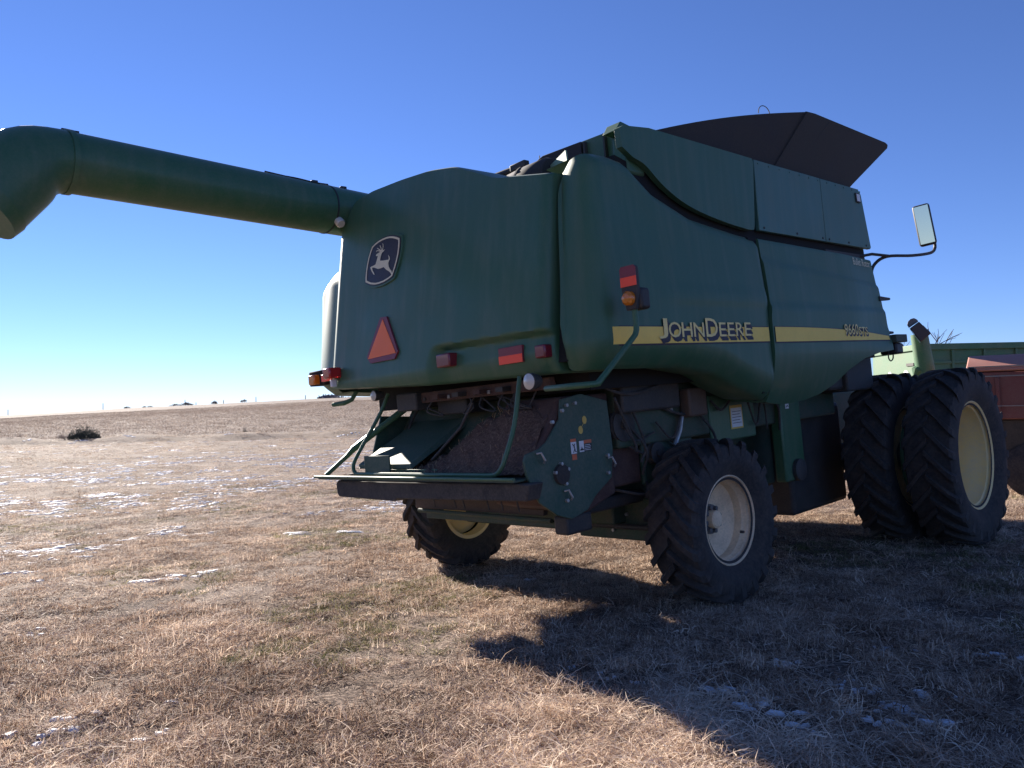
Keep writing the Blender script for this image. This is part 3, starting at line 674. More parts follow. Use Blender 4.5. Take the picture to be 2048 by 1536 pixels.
MB().tube([(-.98, -1.2, 1.42), (-.95, -1.12, 1.62), (-.90, -1.0, 1.82)], .012, 8).build('gas_strut', 'dark_steel', combine)
MB().tube([(-.15, -1.50, 1.30), (.20, -1.45, 1.55), (.34, -1.42, 1.74)], .012, 8).build('gas_strut', 'dark_steel', combine)
# chaff heap: lumpy mound against the chopper with straw bits
n = N('chaff'); tcn = n.noise(55, 6, .75); cr = n.ramp(tcn.outputs[0], [(.3, (.05, .028, .022)), (.5, (.16, .09, .064)), (.68, (.34, .22, .15))]); n.link(cr.outputs[0], n.b.inputs['Base Color']); n.b.inputs['Roughness'].default_value = 1; n.bump(tcn.outputs[0], 1.0, .03)  # browns darkened for the deep shade below the hood
heap = []
for i in range(41):
    row = []
    for j in range(25):
        s = lerp(-.62, 1.10, i / 40); t = j / 24
        hmax = interp(s, [-.62, -.35, .0, .35, .7, 1.1], [.02, .07, .20, .40, .46, .42]) * (1 + .03 * math.sin(s * 9) + .02 * math.sin(s * 23 + 1))
        u = lerp(-1.69, -1.20, t) ; z = 1.205 + hmax * sm(0, .85, t) + .012 * math.sin(s * 37 + t * 23) * (t > 0) + .008 * rnd.uniform(-1, 1)
        row.append((s, u, z))
    heap.append(row)
hp = MB().grid(heap).build('chaff_heap', 'chaff', combine, smooth=60)
stw = MB()
for k in range(420):
    s = rnd.uniform(-.6, 1.0); t = rnd.random(); hmax = interp(s, [-.62, -.35, .0, .35, .7, 1.1], [.02, .07, .20, .40, .46, .42])
    p = Vector((s, lerp(-1.69, -1.22, t), 1.215 + hmax * sm(0, .85, t))); d = Vector((rnd.gauss(0, 1), rnd.gauss(0, 1), rnd.gauss(.15, .5))).normalized() * rnd.uniform(.02, .07)
    q = d.cross(Vector((0, 0, 1))).normalized() * .0022; stw.add([p - q, p + q, p + d + q, p + d - q], [(0, 1, 2, 3)])
n = N('straw'); n.b.inputs['Base Color'].default_value = (.40, .28, .17, 1); n.b.inputs['Roughness'].default_value = .8
tag(stw.build('loose_straw', 'straw', combine, smooth=0, recalc=False), kind='stuff')

litter = [[(s_, u_, 1.181 + .012 * max(0, math.sin(s_ * 13 + u_ * 5)) + .010 * rnd.random()) for u_ in np.linspace(-1.775, -1.58, 8)] for s_ in np.linspace(-1.45, -.55, 44)]
MB().grid(litter).build('chaff_litter', 'chaff', combine, smooth=60)
# ---- rear shelf, skirt, guard frame
MB().box(-1.55, 1.16, -1.80, -1.36, 1.165, 1.178).build('rear_shelf', 'green_dirty_shaded', combine)
MB().tube([(-1.62, -1.80, 1.190), (.2, -1.80, 1.188), (1.16, -1.795, 1.186)], .013, 10).build('shelf_edge', 'green', combine)
MB().box(-1.02, .84, -1.60, -1.57, 1.18, 1.235).build('shelf_rail', 'green', combine, bevel=.004)
sk = MB().prism([(-1.30, 1.00), (-.40, .985), (-.36, 1.005), (1.20, 1.03), (1.25, 1.15), (-1.30, 1.15), (-1.34, 1.12), (-1.34, 1.03)], -1.74, -1.60, axis='y').build('rubber_skirt', 'black_rubber', combine, bevel=.012)
MB().box(-1.40, -1.34, -1.69, -1.66, 1.10, 1.115).build('skirt_pin', 'dark_steel', combine)
for s0 in (-.05, .22, .33, .62, .78, .95): MB().tube([(s0, -1.585, 1.13), (s0, -1.60, 1.02), (s0 + .01, -1.59, .93)], .006, 6).build('skirt_hanger', 'dark_steel', combine)
gl = smooth_poly([(-.90, -1.38, 1.90), (-.95, -1.44, 1.74), (-1.02, -1.58, 1.50), (-1.05, -1.69, 1.33), (-1.05, -1.715, 1.26), (-1.01, -1.72, 1.215), (-.95, -1.72, 1.208)], 4)
gr = smooth_poly([(.82, -1.72, 1.205), (.90, -1.72, 1.215), (.95, -1.71, 1.26), (.97, -1.69, 1.32), (1.0, -1.60, 1.55), (1.02, -1.52, 1.90)], 4)
MB().tube(gl + gr, .017, 10).build('guard_frame', 'green', combine)
strut = Matrix.Identity(4)
MB().tube([(-1.47, -1.76, 1.20), (-1.34, -1.60, 1.36), (-1.30, -1.55, 1.42), (-.92, -1.10, 1.80)], [.022, .022, .03, .032], 8).build('support_strut', 'green', combine)
# underside of hood: cross bars and lamps
for k in range(5):
    s0 = -.15 + k * .27; MB().box(s0, s0 + .08, -1.45, -.9, 1.80, 1.835, ).build('under_bar', 'dark_steel' if k % 2 else 'red_brown', combine)
MB().box(-.62, 1.15, -1.36, -1.30, 1.78, 1.87).build('hood_beam', 'red_brown', combine, bevel=.006)
MB().box(-.72, -.42, -1.42, -1.26, 1.72, 1.88).build('hinge_block', 'dark_steel', combine, bevel=.015)
MB().box(-.35, .05, -1.25, -1.05, 1.66, 1.80).build('hinge_block', 'dark_steel', combine, bevel=.015)
def work_lamp(s0, u0, z0, r=.055):
    d = Vector((.25, -.97, -.05)); b = MB(); 
    b.lathe([(.09, 0), (.09, r * .7), (.03, r), (0, r * 1.02), (-.004, r * .95)], 24, 'y', (s0, u0, z0)); o = b.build('work_lamp', 'dark_steel', combine)
    MB().lathe([(-.004, r * .95), (-.016, r * .6), (-.020, 0)], 24, 'y', (s0, u0, z0)).build('lamp_lens', 'lens_clear', o); return o
work_lamp(-.83, -1.58, 1.885, .046); work_lamp(1.255, -1.66, 1.84, .058)
MB().tube([(-1.33, -1.45, 1.95), (-1.34, -1.50, 1.88), (-1.38, -1.56, 1.855), (-1.52, -1.60, 1.85)], .020, 10).build('hood_handle', 'green', combine)
# left lamp cluster in the corner
MB().box(-1.95, -1.64, -1.60, -1.40, 2.055, 2.20).build('niche_shade', 'inner_shade', combine, bevel=.01)  # black box painting the dark of the left lamp recess
nq = [(-1.67, 2.06), (-1.30, 2.05), (-1.24, 2.09), (-1.28, 2.17), (-1.40, 2.215), (-1.67, 2.205)]
tri_plate(nq, -.02, .006).build('niche_shade', 'green_dirty_shaded', combine)  # dark plate on the hood, stands in for recess shade
rounded_box('tail_lamp', -1.86, -1.74, -1.66, -1.56, 2.065, 2.16, 'lens_amber', combine, .012)
rounded_box('tail_lamp', -1.37, -1.24, -1.77, -1.64, 2.085, 2.185, 'lens_red', combine, .014)
rounded_box('reflector', -1.56, -1.40, -1.68, -1.655, 2.075, 2.14, 'reflector_red', combine, .003)
MB().box(-1.35, -1.31, -1.71, -1.66, 2.01, 2.08).build('lamp_bracket', 'white_decal', combine, bevel=.006)

# ---- right underside: gearbox, hydraulic pieces
for a in ((.12, .38, 1.46, 1.70, 1.19, 1.30, 'brown_box', 'control_box'), (-.70, .05, 1.55, 1.80, 1.16, 1.26, 'dark_steel', 'frame_cover'), (1.70, 2.10, .70, 1.52, 1.12, 1.24, 'green', 'elevator_leg'), (.55, 1.30, 1.2, 1.62, 1.17, 1.195, 'green', 'access_door'), (-.78, -.35, .98, 1.62, 1.05, 1.10, 'red_brown', 'drive_cover'), (-.35, .35, .95, 1.55, 1.08, 1.13, 'teal_plate', 'drive_shield')):
    MB().box(a[4], a[5], a[0], a[1], a[2], a[3]).build(a[7], a[6], combine, bevel=.02)
lb = decal('instruction_label', .87, 1.08, 1.295, 1.51, 1.199, 'decal_yellow', combine)
decal('label_sheet', .885, 1.065, 1.31, 1.485, 1.2005, 'white_decal', lb)
for k in range(5): decal('label_line', .90, 1.05 - .02 * (k % 2), 1.345 + .026 * k, 1.351 + .026 * k, 1.2015, 'hub_grey', lb)
decal('warning_decal', 1.80, 1.87, 1.415, 1.475, 1.2425, 'white_decal', combine)
MB().tube([(1.2425, 1.815, 1.43), (1.2435, 1.84, 1.45), (1.243, 1.855, 1.432)], .004, 5).build('warning_pictogram', 'decal_black', combine)
MB().tube([(1.21, -.02, 1.24), (1.22, .06, 1.36), (1.22, .11, 1.47)], [.022, .018, .012], 8).build('hydraulic_ram', 'galvanised', combine)
MB().lathe([(1.2, 0), (1.2, .11), (1.28, .11), (1.29, .09), (1.29, .0)], 28, 'x', (0, 1.93, .80)).build('drive_pulley', 'dark_steel', combine)
MB().lathe([(1.15, 0), (1.15, .18), (1.20, .18), (1.20, .0)], 32, 'x', (0, 1.93, .86)).build('elevator_boot', 'green_dirty_shaded', combine)
for k, pts in enumerate(([(1.25, -1.0, 1.80), (1.28, -.7, 1.70), (1.30, -.4, 1.72), (1.28, -.1, 1.80)], [(1.2, .35, 1.5), (1.25, .5, 1.3), (1.22, .6, 1.05)], [(1.18, -.55, 1.45), (1.25, -.45, 1.25), (1.15, -.4, 1.05)], [(1.1, -.3, 1.0), (1.2, -.45, .9), (1.0, -.6, .95)])):
    MB().tube(smooth_poly(pts, 5), .012, 8).build('hydraulic_hose', 'black_rubber', combine)
MB().tube([(1.20, -.10, 1.66), (1.23, -.06, 1.56), (1.22, -.03, 1.53)], .012, 8).build('release_lever', 'galvanised', combine)
# spreader plate and bars under the chopper
MB().box(-.95, .75, -1.15, -1.10, .82, .98).build('spreader_plate', 'brown_box', combine, bevel=.006)
MB().tube([(-.80, -1.22, .815), (.9, -1.22, .80)], .020, 8).build('spreader_bar', 'green_dirty_shaded', combine)
MB().box(-.75, 1.15, -1.18, -1.10, .74, .785).build('spreader_rail', 'green_dirty_shaded', combine, bevel=.006)
MB().box(1.02, 1.16, -1.32, -1.05, .72, .86).build('spreader_foot', 'dark_steel', combine, bevel=.02)
MB().box(.2, 1.0, -.9, -.2, .80, .90).build('spreader_drive', 'dark_steel', combine, bevel=.02)

# belts, pulleys, latches, rivets and cables that break up the plain surfaces
for (y, z, r, x) in ((-.62, 1.46, .13, 1.13), (-.25, 1.20, .09, 1.15), (.10, 1.10, .12, 1.16), (.62, 1.05, .10, 1.19)):
    pu = MB().lathe([(x, 0), (x, r), (x + .012, r), (x + .03, r * .82), (x + .048, r), (x + .06, r), (x + .06, r * .3), (x + .075, r * .28), (x + .075, 0)], 28, 'x', (0, y, z)).build('belt_pulley', 'dark_steel', combine)
def belt(c0, r0, c1, r1, x):
    pts = []
    dx, dz = c1[0] - c0[0], c1[1] - c0[1]; L_ = math.hypot(dx, dz); nx, nz = -dz / L_, dx / L_; a0 = math.atan2(nz, nx)
    for k in range(9): a = a0 + math.pi * k / 8; pts.append((x, c0[0] + r0 * math.cos(a), c0[1] + r0 * math.sin(a)))
    for k in range(9): a = a0 + math.pi + math.pi * k / 8; pts.append((x, c1[0] + r1 * math.cos(a), c1[1] + r1 * math.sin(a)))
    MB().tube(pts + [pts[0]], .012, 6).build('drive_belt', 'black_rubber', combine)
belt((-.62, 1.46), .125, (.10, 1.10), .115, 1.165); belt((.10, 1.10), .115, (.62, 1.05), .095, 1.20)
for k in range(9):
    a = rnd.uniform(-1.0, 1.6); MB().tube(smooth_poly([(1.19 + rnd.uniform(0, .05), a, rnd.uniform(1.45, 1.72)), (1.24, a + rnd.uniform(.05, .2), rnd.uniform(1.3, 1.6)), (1.22, a + rnd.uniform(.1, .4), rnd.uniform(1.1, 1.6))], 5), rnd.uniform(.006, .013), 7).build('hydraulic_hose', 'black_rubber', combine)
for k in range(7):
    a = rnd.uniform(-.6, .9); MB().tube(smooth_poly([(a, -1.34, 1.80), (a + rnd.uniform(-.1, .1), -1.38, 1.70), (a + rnd.uniform(-.15, .15), -1.33, 1.66), (a + rnd.uniform(-.3, .3), -1.30, 1.78)], 5), .007, 6).build('hanging_cable', 'black_rubber', combine)
for k in range(10):
    a = -.55 + k * .17; MB().box(a, a + .03, -1.375, -1.36, 1.795, 1.825).build('beam_bolt', 'galvanised' if k % 3 == 0 else 'dark_steel', combine, bevel=.004)
for k in range(12):
    y = 1.0 + k * .19; MB().lathe([(1.642, .009), (1.647, .008), (1.648, 0)], 8, 'x', (0, y, 3.625)).build('panel_rivet', 'green_tank', combine)
for y in (1.0, 1.6, 2.12, 2.26, 2.7, 3.12):
    MB().lathe([(1.642, .011), (1.648, .010), (1.649, 0)], 8, 'x', (0, y, 3.05)).build('panel_bolt', 'dark_steel', combine)
# ribs and rivets of the flared tank flap
def on_flap(t, b): return Vector((lerp(1.52, 1.75, b), lerp(lerp(1.50, 1.90, b), lerp(2.98, 3.60, b), t), lerp(3.67, 4.21, b)))
fn = Vector((.92, 0, -.39))
for t in (.22, .5, .78):
    a, b = on_flap(t, .02) + fn * .010, on_flap(t, .97) + fn * .010; MB().tube([a, b], .011, 6).build('flap_rib', 'flap_brown', combine)
for k in range(15):
    c = on_flap((k + .5) / 15, .05) + fn * .006; MB().box(-.011, .011, -.011, .011, -.008, .008, Matrix.Translation(c)).build('flap_rivet', 'dark_steel', combine, bevel=.003)
for k in range(12):
    c = on_flap((k + .5) / 12, .965) + fn * .006; MB().box(-.009, .009, -.009, .009, -.007, .007, Matrix.Translation(c)).build('flap_rivet', 'dark_steel', combine, bevel=.003)
# ---- turn signal on its bent arm
arm = smooth_poly([(1.55, -1.80, 1.775), (1.80, -1.86, 1.772), (1.93, -1.76, 1.772)], 3) + smooth_poly([(1.935, -1.735, 1.775), (1.95, -1.40, 2.03), (1.955, -1.345, 2.085), (1.955, -1.335, 2.14), (1.955, -1.335, 2.24)], 3)
ta = MB().tube(arm, .019, 10).build('signal_arm', 'green', combine)
MB().prism([(1.885, 2.50), (1.90, 2.515), (2.00, 2.515), (2.015, 2.50), (2.015, 2.36), (1.99, 2.23), (1.91, 2.23), (1.885, 2.36)], -1.365, -1.335, axis='y').build('signal_board', 'dark_steel', combine, bevel=.006)
MB().prism([(1.885, 2.50), (1.90, 2.515), (2.00, 2.515), (2.015, 2.50), (2.015, 2.445), (1.885, 2.445)], -1.369, -1.3655, axis='y').build('signal_reflector', 'dark_red', combine)
MB().box(1.886, 2.014, -1.370, -1.3655, 2.383, 2.444).build('signal_reflector', 'reflector_red', combine)
MB().lathe([(-.006, .048), (-.03, .046), (-.048, .030), (-.054, 0)], 24, 'y', (1.945, -1.36, 2.305)).build('turn_lamp', 'lens_amber', combine)
MB().box(1.90, 2.02, -1.34, -1.24, 2.23, 2.37).build('lamp_housing', 'decal_black', combine, bevel=.02)

# ---- mirror, handrails, front lamp on the right
MB().tube(smooth_poly([(1.62, 3.20, 2.70), (1.66, 3.22, 2.84), (1.75, 3.35, 2.925), (1.90, 3.65, 2.925), (1.95, 4.05, 2.97), (1.955, 4.20, 3.03), (1.955, 4.22, 3.12)], 5), .017, 8).build('mirror_arm', 'decal_black', combine)
MB().tube([(1.60, 2.98, 2.93), (1.70, 3.10, 2.945), (1.78, 3.35, 2.925)], .015, 8).build('mirror_brace', 'decal_black', combine)
mm = Matrix.Translation((1.90, 4.12, 3.305)) @ Matrix.Rotation(math.radians(16), 4, 'Z') @ Matrix.Rotation(math.radians(-5), 4, 'Y') @ Matrix.Rotation(math.radians(1.5), 4, 'X')
mh = MB().box(-.088, .088, -.035, .065, -.235, .235, mm).build('mirror', 'decal_black', combine, bevel=.03, seg=3)
MB().box(-.072, .072, -.0375, -.0355, -.215, .215, mm).build('mirror_glass', 'mirror_glass', mh, bevel=.0)
for z0, y1 in ((2.46, 3.36), (2.095, 3.36)):
    MB().prism([(3.10, z0 - .02), (y1, z0 - .005), (y1 + .015, z0 + .012), (y1, z0 + .02), (3.10, z0 + .03)], 1.70, 1.735).build('hand_hold', 'dark_steel', combine)
MB().box(1.45, 1.82, 3.20, 3.50, 1.99, 2.075).build('step_platform', 'green_dirty_shaded', combine, bevel=.008)
rounded_box('work_lamp', 1.62, 1.80, 3.24, 3.42, 1.87, 1.985, 'decal_black', combine, .02)
MB().tube(smooth_poly([(1.72, 3.23, 1.92), (1.72, 3.20, 1.84), (1.72, 3.25, 1.80), (1.72, 3.32, 1.83), (1.72, 3.33, 1.90)], 4), .007, 6).build('lamp_cable', 'black_rubber', combine)
m = MB().tube([(1.2, 2.6, 1.7), (1.45, 2.6, 1.75)], .05, 10); m.build('frame_tube', 'dark_steel', combine)

# ---- unloading auger folded back along the left side (a part of the machine)
p1, p2 = Vector((-1.53, -1.29, 3.73)), Vector((-1.30, -3.80, 3.80)); ax = (p2 - p1).normalized()
p0 = p1 - ax * 4.2; pe = p2 - ax * .02
auger = MB().tube([p0, p1 - ax * .02, pe], [.228, .228, .228], 40).build('unloading_auger', 'green', combine, smooth=50)
dn = Vector((.06, -.66, -.75)).normalized()
pts = []; r_ = []; ctr = pe.copy()
for i in range(13):
    t = min(1, i / 6); d0 = (ax * (1 - t) + dn * t).normalized()
    if i: ctr = ctr + d0 * (.05 if i <= 6 else .058)
    o0 = -(dn - ax * ax.dot(dn)).normalized(); o1 = (ax - dn * ax.dot(dn)).normalized(); ov = (o0 * (1 - t) + o1 * t).normalized()
    rr_ = lerp(.232, .290, sm(0, 8, i)); pts.append(ctr + ov * (rr_ - .232)); r_.append(rr_)
MB().tube(pts, r_, 36, caps=False).build('auger_spout', 'green', auger, smooth=50)
MB().tube([pts[-1] - dn * .005, pts[-1] + dn * .09], [.296, .285], 36).build('spout_boot', 'green', auger, smooth=50)
MB().tube([pe - ax * .03, pe + ax * .01], .242, 40).build('auger_flange', 'green', auger)
side_v = ax.cross(Vector((0, 0, 1))).normalized(); upa = side_v.cross(ax)
if upa.z < 0: upa = -upa
MB().tube([p1 + ax * .22, p1 + ax * .235], .233, 40).build('auger_band', 'decal_black', auger)
cb = [p1 + ax * t + upa * .235 for t in (0, .3, .6, .8)]
MB().tube([p1 - ax * .3 + upa * .238, p1 + ax * .3 + upa * .238, p1 + ax * .85 + upa * .25], .010, 8).build('auger_rail', 'decal_black', auger)
sv = side_v if side_v.x > 0 else -side_v
cable = smooth_poly([tuple(p1 + ax * .85 + upa * .24), tuple(p1 + ax * .6 + upa * .225 + sv * .07), tuple(p1 + ax * .42 + upa * .205 + sv * .11), tuple(p1 + ax * .24 + upa * .22 + sv * .09)], 5)
MB().tube(cable, .006, 6).build('auger_cable', 'decal_black', auger)
for t in (.0, .33): MB().box(-.02, .02, -.03, .03, 0, .03, Matrix.Translation(p1 + ax * t + upa * .235)).build('cable_clip', 'decal_black', auger, bevel=.004)
for t in (2.42, 2.5): MB().box(-.015, .015, -.02, .02, 0, .025, Matrix.Translation(p1 + ax * t + upa * .228)).build('flange_bolt', 'dark_steel', auger)
lamp_c = p1 + ax * .20 + sv * .175 - upa * .155; ldir = (sv * .75 - upa * .65).normalized()
MB().tube([lamp_c - ldir * .02, lamp_c + ldir * .035, lamp_c + ldir * .05], [.045, .046, .036], 20).build('auger_lamp', 'lens_clear', auger)
#--BACKGROUND--
# ================================================================= BACKGROUND MACHINES AND FIELD
def at(px, py, d):
    """a point of the place seen in direction (px, py) of the photograph at distance d along the view axis"""
    return CAM + right * ((px - 1024) / 1540 * d) + fwd * d - upv * ((py - 768) / 1540 * d)
# ---- green grain cart
gx0, gx1, gy0, gy1 = 7.85, 11.9, 8.7, 10.75; gbase = gz(9.5, 9.5)
cart = empty('grain_cart', (0, 0, 0)); tag(cart, 'green grain cart with raised unloading spout standing behind the combine drive wheels', 'grain cart')
zt_ = 2.78
for nm, (x0, x1, y0, y1) in (('side_wall', (gx0, gx1, gy0, gy0 + .05)), ('end_wall', (gx0, gx0 + .05, gy0 + .05, gy1)), ('end_wall', (gx1 - .05, gx1, gy0 + .05, gy1)), ('side_wall', (gx0 + .05, gx1 - .05, gy1 - .05, gy1))):
    MB().box(x0, x1, y0, y1, 1.35, zt_ - .12).build(nm, 'cart_green', cart)
for nm, (x0, x1, y0, y1) in (('top_rim', (gx0 + .06, gx1 + .04, gy0 - .06, gy0 + .06)), ('top_rim', (gx0 - .04, gx0 + .058, gy0 - .04, gy1))):
    MB().box(x0, x1, y0, y1, zt_ - .13, zt_).build(nm, 'cart_green', cart, bevel=.012)
for k in range(1, 6): MB().box(gx0 + k * .66, gx0 + k * .66 + .05, gy0 - .05, gy0, 1.36, zt_ - .132).build('wall_rib', 'cart_green', cart, bevel=.008)
MB().box(gx0 + .1, gx1, gy0 - .035, gy0, 2.36, 2.42).build('wall_rail', 'cart_green', cart, bevel=.008)
MB().box(gx0 + 1.3, gx0 + 2.1, gy0 - .058, gy0 - .052, 2.22, 2.30).build('name_plate', 'white_decal', cart)
MB().add([(gx0, gy0, 1.35), (gx1, gy0, 1.35), (gx1, gy1, 1.35), (gx0, gy1, 1.35), (gx0 + .9, gy0 + .6, .75), (gx1 - .9, gy0 + .6, .75), (gx1 - .9, gy1 - .6, .75), (gx0 + .9, gy1 - .6, .75)], [(0, 1, 5, 4), (1, 2, 6, 5), (2, 3, 7, 6), (3, 0, 4, 7), (4, 5, 6, 7)]).build('hopper', 'cart_green', cart)
for x0 in (gx0 + 1.1, gx1 - 1.1):
    for y0 in (gy0 + .1, gy1 - .1):
        MB().lathe([(-.2, 0), (-.2, .45), (-.16, .58), (.16, .58), (.2, .45), (.2, 0)], 28, 'y', (x0, y0, gz(x0, y0) + .57)).build('cart_wheel', 'tyre', cart)
MB().box(gx0 + .6, gx1 - .6, gy0 + .5, gy1 - .5, .55, .80).build('cart_frame', 'dark_steel', cart)
for y0, z0, r_ in ((gy0 + .55, 2.12, .14), (gy0 + 1.25, 2.16, .10)):
    MB().lathe([(-.006, 0), (-.006, r_), (0, r_)], 20, 'x', (gx0 - .001, y0, z0)).build('round_decal', 'white_decal', cart)
MB().box(gx0 - .02, gx0, gy0 + .2, gy0 + .5, 2.34, 2.40).build('wall_hook', 'dark_steel', cart)
# cart auger with hood
a0, a1 = at(1866, 830, 13.2), at(1838, 668, 13.2); ag = MB().tube([a0, a1], [.17, .135], 24).build('cart_auger', 'cart_green', cart, smooth=40)
def slab_at(corners, d0, d1):
    m = MB(); nn = len(corners); m.add([at(x, y, d) for d in (d0, d1) for x, y in corners], [tuple(range(nn)), tuple(range(2 * nn - 1, nn - 1, -1))] + [(i, (i + 1) % nn, (i + 1) % nn + nn, i + nn) for i in range(nn)]); return m
slab_at([(1819, 657), (1838, 643), (1862, 667), (1842, 684)], 12.9, 13.3).build('spout_hood', 'decal_black', ag, bevel=.015)
slab_at([(1814, 651), (1818, 656), (1841, 684), (1840, 687)], 12.85, 13.3).build('spout_lip', 'pale_green', ag)
slab_at([(1814, 650), (1816, 643), (1821, 638), (1828, 636), (1834, 639), (1837, 643), (1818, 656)], 12.95, 13.28).build('spout_elbow', 'hub_grey', ag, bevel=.01)
MB().tube([at(1828, 752, 13.2), at(1834, 742, 13.2), at(1842, 730, 13.2)], [.02, .10, .03], 8).build('auger_collar', 'cart_green', ag)

# ---- red seed drill box
red = empty('red_implement', (0, 0, 0)); tag(red, 'long red implement box with sunlit sloping lid behind the outer dual wheel', 'implement')
rA = Vector((.80, -.60, 0)); rN = Vector((-.60, -.80, 0)); q = at(1938, 760, 12.0); q.z = 0
def red_prism(name, prof, l0, l1, mat, bevel=.0):
    vs_ = [q + rA * l + rN * a + Vector((0, 0, b)) for l in (l0, l1) for a, b in prof]; nn = len(prof)
    m = MB().add(vs_, [tuple(range(nn)), tuple(range(2 * nn - 1, nn - 1, -1))] + [(i, (i + 1) % nn, (i + 1) % nn + nn, i + nn) for i in range(nn)])
    return m.build(name, mat, red, bevel=bevel)
red_prism('box_wall', [(0, 1.30), (0, 2.03), (-1.3, 2.03), (-1.3, 1.30)], 0, 5, 'red_machine', .02)
red_prism('box_lid', [(.03, 2.04), (.03, 2.12), (-.30, 2.30), (-.9, 2.32), (-1.33, 2.12), (-1.33, 2.04)], -.03, 5, 'red_lid_lit', .02)
red_prism('lower_wall', [(-.22, .72), (-.10, 1.295), (-1.2, 1.295), (-1.1, .72)], .1, 5, 'dark_steel', .02)
for l in (.35, 1.05, 1.75, 2.45, 3.15, 3.85): red_prism('wall_rib', [(.002, 1.31), (.035, 1.33), (.035, 1.94), (.002, 1.95)], l, l + .05, 'red_machine', .006)
red_prism('trim_strip', [(.002, 1.955), (.008, 1.955), (.008, 1.972), (.002, 1.972)], .05, 5, 'grey_pipe')
red_prism('trim_strip', [(.032, 2.105), (.040, 2.105), (.040, 2.122), (.032, 2.122)], .0, 5, 'grey_pipe')
red_prism('trim_strip', [(.036, 1.50), (.042, 1.50), (.042, 1.512), (.036, 1.512)], .05, 5, 'grey_pipe')
red_prism('name_plate', [(.002, 2.02), (.006, 2.02), (.006, 1.985), (.002, 1.985)], .9, 1.3, 'white_decal')
for l in (.8, 3.2):
    for a in (-.25, -1.05):
        c = q + rA * l + rN * a
        w_ = MB().lathe([(-.14, 0), (-.14, .32), (-.1, .42), (.1, .42), (.14, .32), (.14, 0)], 24, 'x', (0, 0, 0)).build('implement_wheel', 'tyre', red); w_.location = (c.x, c.y, gz(c.x, c.y) + .41); w_.rotation_euler = (0, 0, math.atan2(rN.y, rN.x))
red_prism('implement_frame', [(-.2, .40), (-.2, .60), (-1.0, .60), (-1.0, .40)], 0, 5, 'dark_steel')

# ---- bare trees behind the machines, cedar bush, poles, far wood
n = N('bark'); n.b.inputs['Base Color'].default_value = (.12, .10, .09, 1); n.b.inputs['Roughness'].default_value = .9
def branchy(name, base, height, seed, label, cat, group=None, levels=4, spread=.6, r0=.11, lean=0.0):
    R_ = random.Random(seed); tr = MB(); cr = MB()
    def grow(p, d, L, r, lv):
        e = p + d * L; (tr if lv == levels else cr).tube([p, (p + e) / 2 + Vector((R_.gauss(0, .04), R_.gauss(0, .04), 0)) * L, e], [r, r * .85, r * .65], 5, caps=False)
        if lv == 0: return
        for k in range(R_.choice((2, 3, 3))):
            dd = (d + Vector((R_.gauss(0, spread), R_.gauss(0, spread), R_.gauss(.1, .25)))).normalized(); grow(p + d * L * R_.uniform(.55, 1), dd, L * R_.uniform(.55, .8), r * .6, lv - 1)
    o = empty(name, base); grow(Vector((0, 0, 0)), Vector((lean, 0, 1)).normalized(), height * .32, r0, levels)
    tr.build('trunk', 'bark', o); cr.build('branches', 'bark', o); tag(o, label, cat, group); return o
def ground_at(px, d, dz=0):
    p = at(px, 800, d); return Vector((p.x, p.y, gz(p.x, p.y) + dz))
branchy('bare_tree', ground_at(1872, 38), 7.0, 5, 'bare winter tree top showing above the green cart beside its spout', 'tree', 'bare trees behind the machines')
branchy('bare_tree', ground_at(1908, 46), 7.6, 9, 'bare winter tree top above the middle of the green cart wall', 'tree', 'bare trees behind the machines', spread=.5)
branchy('bare_tree', ground_at(1822, 60), 7.6, 12, 'bare winter tree top between the cart end wall and its spout', 'tree', 'bare trees behind the machines', spread=.5)

